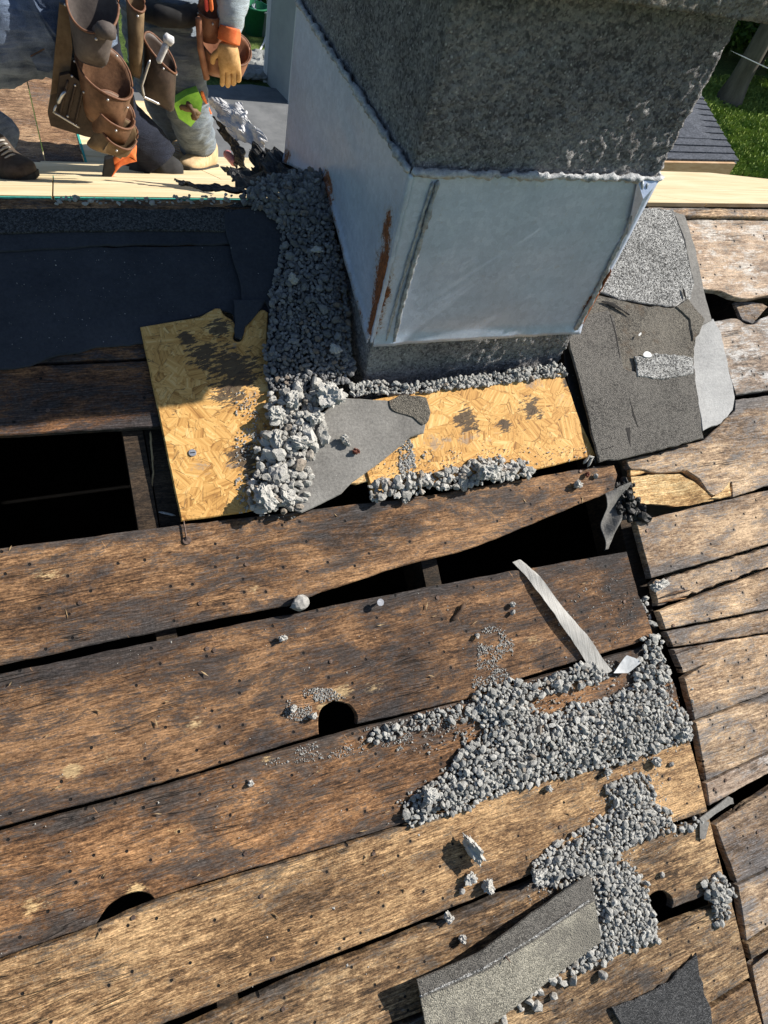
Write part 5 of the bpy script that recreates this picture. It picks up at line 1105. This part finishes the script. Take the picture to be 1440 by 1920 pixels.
for a, b in (((128, 150), (112, 214)), ((142, 158), (126, 222)), ((156, 168), (142, 230))): bead('pocket_rib', [P(*a, YA - .079), P(*b, YA - .079)], .004, MLEAD, pA, .2, 6)
bead('square_clip', [P(125, 170, YA - .085), P(118, 176, YA - .09), P(108, 195, YA - .085)], .005, MSTEEL, pA, .1, 8, label='small steel tape clip')
bead('steel_bracket', [P(106, 196, YA - .085), P(100, 210, YA - .088), P(150, 240, YA - .085)], .0035, MSTEEL, pA, .1, 8, label='L shaped steel bracket')
for x, y in ((135, 143), (141, 160), (178, 176), (157, 173), (127, 218), (195, 226), (194, 244), (219, 105), (239, 202)):
    p = P(x, y, YA - .10); from_data('rivet', [np.array(p) + q * .0042 for q in RIV[0]], [tuple(int(q) for q in f) for f in RIV[1]], MSTEEL, pA, smooth=True)
bead('rolled_glove', [P(182, 62, YA - .12), P(196, 56, YA - .15), P(214, 62, YA - .13)], .020, MLEAG, pA, .25, 10, label='rolled grey glove in the upper bag')

# ------------------------------------------------------------------ SURROUNDINGS
def grass_mat():
    m = N('lawn'); c = m.coord(False); n1 = m.noise(c, .8, 8, .8); n2 = m.noise(c, 14., 6, .85)
    return m.fin(m.ramp(m.math('ADD', m.math('MULTIPLY', n1, .5), m.math('MULTIPLY', n2, .5)), [(.40, (.02, .045, .010)), (.52, (.09, .15, .03)), (.62, (.24, .30, .08))]), .95, m.bump(n2, 1., .08))  # mottled grass, with dappled tree shade put into the colour
MGR = grass_mat()
bm = bmesh.new(); bmesh.ops.create_grid(bm, x_segments=8, y_segments=8, size=400); from_bm('ground', bm, MGR, None, kind='structure')
MCON = simple('patio_concrete', (.11, .115, .12), (.17, .175, .18), 2.5, .9, rand=False)
def ground_slab(name, px, z, mat, **k):
    def g(x, y): d = ray(x, y); t = -(CAMZ - z) / d[2]; return Vector((d[0] * t, d[1] * t, z))
    vs = [g(*p) for p in px]; n = len(vs); vs2 = [v - Vector((0, 0, .1)) for v in vs]
    return from_data(name, vs + vs2, [tuple(range(n)), tuple(range(2 * n - 1, n - 1, -1))] + [(i, n + i, n + (i + 1) % n, (i + 1) % n) for i in range(n)], mat, None, **k)
def G(x, y, z=0.):
    d = ray(x, y); t = -(CAMZ - z) / d[2]; return Vector((d[0] * t, d[1] * t, z))
ground_slab('patio', [(120, 165), (470, 158), (700, 195), (700, 420), (100, 420)], .08, MCON, kind='structure')
# stone edging
rs = np.random.default_rng(5); edg = empty('stone_edging', Matrix.Translation(G(450, 140)), label='irregular stones edging the patio below', cat='stone edging')
MEDG = simple('edging_stone', (.16, .17, .17), (.30, .31, .30), 3., .9)
for j in range(3):
    for i in range(14):
        q = G(400 + i * 9 + rs.uniform(-2, 2) + j * 3, 112 + j * 14 + i * .8 + rs.uniform(-2, 2)) - G(450, 140)
        vs = (V2[rs.integers(8)] * np.array([.24, .22, .12])); o = from_data('stone', [Vector(v) + q + Vector((0, 0, .1)) for v in vs], [tuple(int(x) for x in f) for f in F2_], MEDG, edg)
# white neighbour house corner
MSID = simple('white_siding', (.62, .65, .68), (.72, .74, .76), 2., .6)
MSIDSH = simple('white_siding_shaded', (.28, .30, .31), (.34, .36, .37), 2., .7)  # white siding darkened: this side's shade is put into the colour
nb_ = empty('neighbour_house', Matrix.Identity(4), label='white sided house corner behind the chimney, left of it', cat='house')
c0 = G(541, 200); cl = G(497, 152)
hh = 7.
def wallq(a, b, z0, z1, mat, name='wall', th=.15, par=nb_, **k):
    d = (b - a).normalized(); n_ = Vector((-d.y, d.x, 0)) * th; pts = [a, b, b + n_, a + n_]
    return hexa(name, [Vector((p.x, p.y, z0)) for p in pts] + [Vector((p.x, p.y, z1)) for p in pts], mat, par, **k)
wallq(cl, c0, 0, hh, MSIDSH, label='white side wall with shade put into its colour'); right_end = c0 + Vector((4.5, 1.0, 0))
dd_ = (right_end - c0)
for k in range(26):
    z = .1 + k * .26; a = c0 + Vector((.06, -.03, 0)); b = right_end + Vector((0, -.03, 0))
    d = (b - a).normalized(); n_ = Vector((d.y, -d.x, 0)); pts = [a + n_ * .02, b + n_ * .02, b, a]
    hexa('siding_board', [Vector((p.x, p.y, z)) for p in pts] + [Vector((p.x, p.y, z + .25)) + (-n_ * .012 if i < 2 else Vector()) for i, p in enumerate(pts)], MSID, nb_)
wallq(c0 + Vector((.02, .01, 0)), right_end, 0, hh, MSID)
wallq(c0 + Vector((-.02, -.08, 0)), c0 + Vector((.12, -.06, 0)), 0, hh, MSID, 'corner_trim', .06); wallq(cl + Vector((-.05, -.06, 0)), cl + Vector((.06, -.07, 0)), 0, hh, MSID, 'corner_trim', .06)
# bucket
bk = empty('bucket', Matrix.Translation(G(477, 62)), label='green plastic bucket on the ground beyond the standing worker', cat='bucket')
def lathe(name, prof, mat, parent, seg=24):
    vs = [(r * cos(2 * pi * i / seg), r * sin(2 * pi * i / seg), z) for r, z in prof for i in range(seg)]; fs = []
    for k in range(len(prof) - 1):
        for i in range(seg): j = (i + 1) % seg; fs.append((k * seg + i, k * seg + j, (k + 1) * seg + j, (k + 1) * seg + i))
    return from_data(name, vs, fs, mat, parent, smooth=True)
lathe('pail', [(0, 0), (.2, 0), (.26, .5), (.28, .5), (.28, .53), (.245, .53), (.19, .02), (0, .02)], simple('green_plastic', (.01, .13, .06), (.02, .18, .08)), bk)
bead('bail', [(-.27, 0, .5), (-.22, -.02, .68), (0, -.03, .76), (.22, -.02, .68), (.27, 0, .5)], .008, MSTEEL, bk, .05, 6, step=.04)
b3 = empty('bucket', Matrix.Translation(G(492, 62)), label='pale grey bucket right of the green one', cat='bucket')
lathe('pail', [(0, 0), (.2, 0), (.24, .45), (.26, .45), (.26, .48), (.225, .48), (.18, .02), (0, .02)], simple('grey_plastic', (.3, .35, .38), (.4, .45, .48)), b3)
bead('bail', [(-.25, 0, .45), (-.2, -.02, .6), (0, -.03, .68), (.2, -.02, .6), (.25, 0, .45)], .008, MSTEEL, b3, .05, 6, step=.04)
# garden hose on the ground
bead('hose', [G(488, 0), G(500, 20), G(503, 50), G(495, 80), G(485, 98)], .02, MSID, None, .05, 6, step=.1, label='pale hose curling beside the buckets', cat='hose')
# foliage
MLF = N('leaf'); 
def _leaf():
    m = MLF; r = m.n('NewGeometry').outputs['Random Per Island']
    return m.fin(m.ramp(r, [(0., (.022, .055, .010)), (.5, (.055, .11, .02)), (1., (.13, .20, .035))]), .6)
MLF = _leaf(); MBARK = simple('bark', (.06, .052, .04), (.16, .14, .115), 3., .95, 0, .8, .03, (1, 1, .3))
def foliage(name, centres, n, s, parent, seed, mat=MLF):
    r = np.random.default_rng(seed); cs = np.array([tuple(c[0]) for c in centres]); rr = np.array([c[1] for c in centres]); k = r.integers(len(cs), size=n)
    d = r.normal(size=(n, 3)); d /= np.linalg.norm(d, axis=1, keepdims=True); p = cs[k] + d * (rr[k] * r.random(n) ** .4)[:, None] * np.array([1, 1, .8])
    a = r.normal(size=(n, 3)); a /= np.linalg.norm(a, axis=1, keepdims=True); b = np.cross(a, r.normal(size=(n, 3))); b /= np.linalg.norm(b, axis=1, keepdims=True); sz = s * r.uniform(.6, 1.4, n)[:, None]
    q = np.stack([p - a * sz, p + b * sz * .55, p + a * sz, p - b * sz * .55], 1).reshape(-1, 3)
    me = bpy.data.meshes.new(name); me.vertices.add(4 * n); me.vertices.foreach_set('co', q.ravel()); me.loops.add(4 * n); me.loops.foreach_set('vertex_index', np.arange(4 * n, dtype=np.int32)); me.polygons.add(n); me.polygons.foreach_set('loop_start', (np.arange(n) * 4).astype(np.int32)); me.update(calc_edges=True)
    return link(name, me, mat, parent)
def tree(base, h, r, crown, n, seed, label, s=.12, lean=(0, 0)):
    t = empty('tree', Matrix.Translation(base), label=label, cat='tree'); top = Vector((lean[0], lean[1], h))
    pts = [Vector((0, 0, -.1)), top * .3, top * .6, top]
    p = [np.array(q) for q in pts]; vs = []; fs = []; seg = 16; n_ = 40
    for i in range(n_ + 1):
        f = i / n_; c = Vector(top) * f; rr = r * (1 - .5 * f) * (1 + .5 * max(0, .08 - f) / .08)
        for j in range(seg):
            an = 2 * pi * j / seg; q = rr * (1 + .15 * mn.noise(Vector((cos(an) * 2, sin(an) * 2, f * h * .8 + seed)))); vs.append((c.x + cos(an) * q, c.y + sin(an) * q, c.z - .05))
        if i:
            for j in range(seg): k = (j + 1) % seg; fs.append(((i - 1) * seg + j, (i - 1) * seg + k, i * seg + k, i * seg + j))
    from_data('trunk', vs, fs, MBARK, t, smooth=True)
    for i, (c, cr) in enumerate(crown[:6]):
        st = Vector(top) * (.55 + .07 * i); bead('limb', [st, (st + Vector(c)) / 2 + Vector((0, 0, .2)), Vector(c)], r * .25, MBARK, t, .2, 7, step=.3)
    foliage('crown', [(Vector(c), cr) for c, cr in crown], n, s, t, seed); return t
tb = G(1362, 196)
rr_ = random.Random(3)
tree(tb, 9., .26, [((rr_.uniform(-1, 3.5), rr_.uniform(.5, 4), rr_.uniform(5.5, 9.5)), rr_.uniform(.7, 1.5)) for _ in range(16)], 14000, 1, 'bare lower tree trunk standing at the lawn edge, right of the chimney', .13)
for i, (x, y, r_, lab) in enumerate(((1420, 130, 1.5, 'dense dark shrub behind the tree trunk at the right edge'), (1340, 100, 1.6, 'leafy shrub left of the tree trunk behind the chimney'), (1470, 190, 1.3, 'shrub at the right border of the lawn'), (1400, 40, 1.7, 'sunlit shrub high at the top right corner'), (1480, 90, 1.8, 'large shrub just outside the right edge'), (1300, 60, 1.8, 'shrub hidden mostly by the chimney'))):
    b = G(x, y); sh = empty('shrub', Matrix.Translation(b), label=lab, cat='shrub'); 
    cs = [((rr_.uniform(-1, 1) * r_, rr_.uniform(-.6, .6) * r_, rr_.uniform(.3, 1.5) * r_), rr_.uniform(.5, .9) * r_ * .8) for _ in range(9)]
    foliage('crown', [(Vector(c), cr) for c, cr in cs], 7000, .12, sh, 10 + i)
    bead('stem', [Vector((0, 0, -.1)), Vector((.1, 0, r_))], .06, MBARK, sh, .2, 7, step=.2)
for i, (x, y, r_, lab) in enumerate(((470, 20, 1.2, 'dark leafy bush behind the buckets'), (440, -40, 1.6, 'bush at the top edge between worker and white house'), (500, -60, 1.5, 'bush beside the white house wall'))):
    b = G(x, y) + Vector((0, 1.2, 0)); sh = empty('shrub', Matrix.Translation(b), label=lab, cat='shrub')
    cs = [((rr_.uniform(-1, 1) * r_, rr_.uniform(-.5, .5) * r_, rr_.uniform(.3, 1.4) * r_), rr_.uniform(.5, .9) * r_ * .7) for _ in range(8)]
    foliage('crown', [(Vector(c), cr) for c, cr in cs], 5000, .11, sh, 30 + i); bead('stem', [Vector((0, 0, -.1)), Vector((.1, 0, r_))], .05, MBARK, sh, .2, 7, step=.2)
rows = [empty('hedge_bank', Matrix.Translation((4, 34, 0)), label='far wall of trees beyond the lawn', cat='trees', kind='stuff')]
foliage('crown', [(Vector((rr_.uniform(-35, 45), rr_.uniform(0, 8), rr_.uniform(0, 7))), rr_.uniform(2, 3.4)) for _ in range(60)], 26000, .42, rows[0], 50)
bead('wire', [P(1370, 95, 9.) , P(1440, 128, 8.), P(1520, 165, 7.)], .006, MSID, None, .0, 5, step=.3, label='thin cable crossing in front of the tree trunk', cat='cable')
# small shingled roof right of the chimney
MSROOF = granule_mat('blue_grey_shingle', (.035, .042, .055), (.10, .11, .135), 60., .5)
MFAS = simple('raw_fascia', (.45, .28, .15), (.60, .42, .26), 6., .8, 0, .3, .002, (1, 1, 6))
porch = empty('porch_roof', Matrix.Identity(4), label='small dark shingled lower roof with raw wood fascia right of the chimney', cat='roof')
eL, eR, tR, tL = P(1130, 298, 4.9), P(1384, 303, 4.9), P(1314, 178, 6.6), P(1130, 160, 6.6)
for k in range(11):
    t0, t1 = k / 11, (k + 1.12) / 11
    a, b, c, d = eL.lerp(tL, t0), eR.lerp(tR, t0), eR.lerp(tR, min(1, t1)), eL.lerp(tL, min(1, t1)); up = Vector((0, 0, .016))
    hexa('shingle_course', [a, b, c, d, a + up, b + up, c + up * .1, d + up * .1], MSROOF, porch)
hexa('fascia', [eL + Vector((0, -.03, -.15)), eR + Vector((-.05, -.03, -.15)), eR + Vector((-.05, 0, -.15)), eL + Vector((0, 0, -.15)), eL + Vector((0, -.03, -.005)), eR + Vector((-.05, -.03, -.005)), eR + Vector((-.05, 0, -.005)), eL + Vector((0, 0, -.005))], MFAS, porch)
bk0, bk1 = tL + Vector((0, 1.7, -.9)), eR + Vector((0, 3.2, 0))
from_data('hip_side', [eR - Vector((0, 0, .02)), bk1 - Vector((0, 0, .02)), tR - Vector((0, 0, .004)), eL + Vector((0, 3.2, -.02)), tL - Vector((0, 0, .004)), eL - Vector((0, 0, .02))], [(0, 1, 2), (1, 3, 4, 2), (0, 5, 3, 1)], MSROOF, porch)
box('wall', (eL.x + .1, 5.1, 0), (eR.x - .25, 7.9, eL.z - .1), MWALL, porch)
# neighbouring old deck at the far left: weathered sheets leaning on a lower cross roof
cr = empty('cross_roof', Matrix.Identity(4), label='lower cross roof at the left with weathered brown sheathing and a dark green edge', cat='roof')
MOLD = wood('old_sheathing', (.10, .06, .035), (.24, .14, .08), (.40, .26, .15), stain=(.12, .10, .09), stain_amt=.2, holes=False)
def crp(x, y): 
    d = ray(x, y); zt = ZF(3.3); sl = .22   # plane z = ZF(3.3) + sl*(y-3.3)
    t = (zt - sl * 3.3 - CAMZ) / (d[2] - sl * d[1]); X = d * t; return Vector((X[0], X[1], X[2] + CAMZ))
def crs(name, px, mat, dz=0., label=None):
    vs = [crp(*p) + Vector((0, 0, dz)) for p in px]; n = len(vs); vs2 = [v - Vector((0, 0, .015)) for v in vs]
    return from_data(name, vs + vs2, [tuple(range(n)), tuple(range(2 * n - 1, n - 1, -1))] + [(i, n + i, n + (i + 1) % n, (i + 1) % n) for i in range(n)], mat, cr, label=label)
crs('sheathing_board', [(-250, 95), (38, 100), (88, 322), (-160, 322)], MOLD); crs('sheathing_board', [(40, 100), (98, 100), (162, 320), (90, 322)], MOLD)
crs('sheathing_board', [(-600, 95), (-253, 95), (-163, 322), (-450, 322)], MOLD)
crs('green_edge', [(100, 100), (104, 100), (168, 320), (164, 320)], MTEAL, .003)
crs('plywood_sheet', [(106, 180), (300, 190), (352, 262), (330, 322), (170, 322)], MPLY, -.002, 'pale plywood sheet glimpsed between the workers')

# grass tufts on the visible lawn, wood slivers and litter on the deck
r = np.random.default_rng(77); gp = []
for _ in range(16000):
    q = G(r.uniform(1300, 1470), r.uniform(150, 335)); gp.append((q.x, q.y, r.uniform(0, .05)))
gp = np.array(gp); n = len(gp); a = r.normal(size=(n, 3)) * np.array([.035, .035, 0]); h = np.stack([r.normal(size=n) * .03, r.normal(size=n) * .03, r.uniform(.06, .14, n)], 1)
q = np.stack([gp - a, gp + a, gp + a * .3 + h, gp - a * .3 + h], 1).reshape(-1, 3); me = bpy.data.meshes.new('grass')
me.vertices.add(4 * n); me.vertices.foreach_set('co', q.ravel()); me.loops.add(4 * n); me.loops.foreach_set('vertex_index', np.arange(4 * n, dtype=np.int32)); me.polygons.add(n); me.polygons.foreach_set('loop_start', (np.arange(n) * 4).astype(np.int32)); me.update(calc_edges=True)
MGB = simple('grass_blade', (.10, .17, .025), (.30, .38, .08), 2., .7, rand=False)
link('grass', me, MGB, None, label='uneven grass blades of the lawn at the right edge', cat='grass', kind='stuff')
MSLV = simple('wood_sliver', (.25, .15, .07), (.55, .40, .22), 30., .8, rand=False)
vs = []; fs = []
for _ in range(60):
    px, py = r.uniform(0, 1440), r.uniform(850, 1900); u, v = uvp(px, py)
    if not any(inside((u, v), q_[0]) for q_ in PLANKS): continue
    an = r.normal() * .7 + .1; L = r.uniform(.003, .011); wd = r.uniform(.0006, .0016); c_, s_ = cos(an), sin(an); k = len(vs); z = .005
    vs += [(u - c_ * L, v - s_ * L, z), (u - s_ * wd, v + c_ * wd, z + .0005), (u + c_ * L, v + s_ * L, z + r.uniform(0, .004)), (u + s_ * wd, v - c_ * wd, z + .0005), (u, v, z - .003)]
    fs += [(k, k + 1, k + 2, k + 3)[::-1], (k, k + 1, k + 4), (k + 1, k + 2, k + 4), (k + 2, k + 3, k + 4), (k + 3, k, k + 4)]
o = from_data('wood_slivers', vs, fs, MSLV, None, label='tiny loose wood slivers scattered over the boards', cat='wood debris', kind='stuff'); recentre(o, ROOF_M)

GRP = {'stone': 'loose stones and mortar lumps on the roof', 'shrub': 'shrubs around the lawn and patio', 'bucket': 'buckets on the patio', 'felt': 'black torn felt scraps at the ridge', 'nail': 'loose roofing nails', 'person': 'workers on the far slope', 'shingle': 'loose shingle pieces on the lower boards', 'straw': 'straws hanging in the square hole'}
for o in scene.objects:
    if o.parent is None and o.get('category') in GRP and not o.get('kind'): o['group'] = GRP[o['category']]
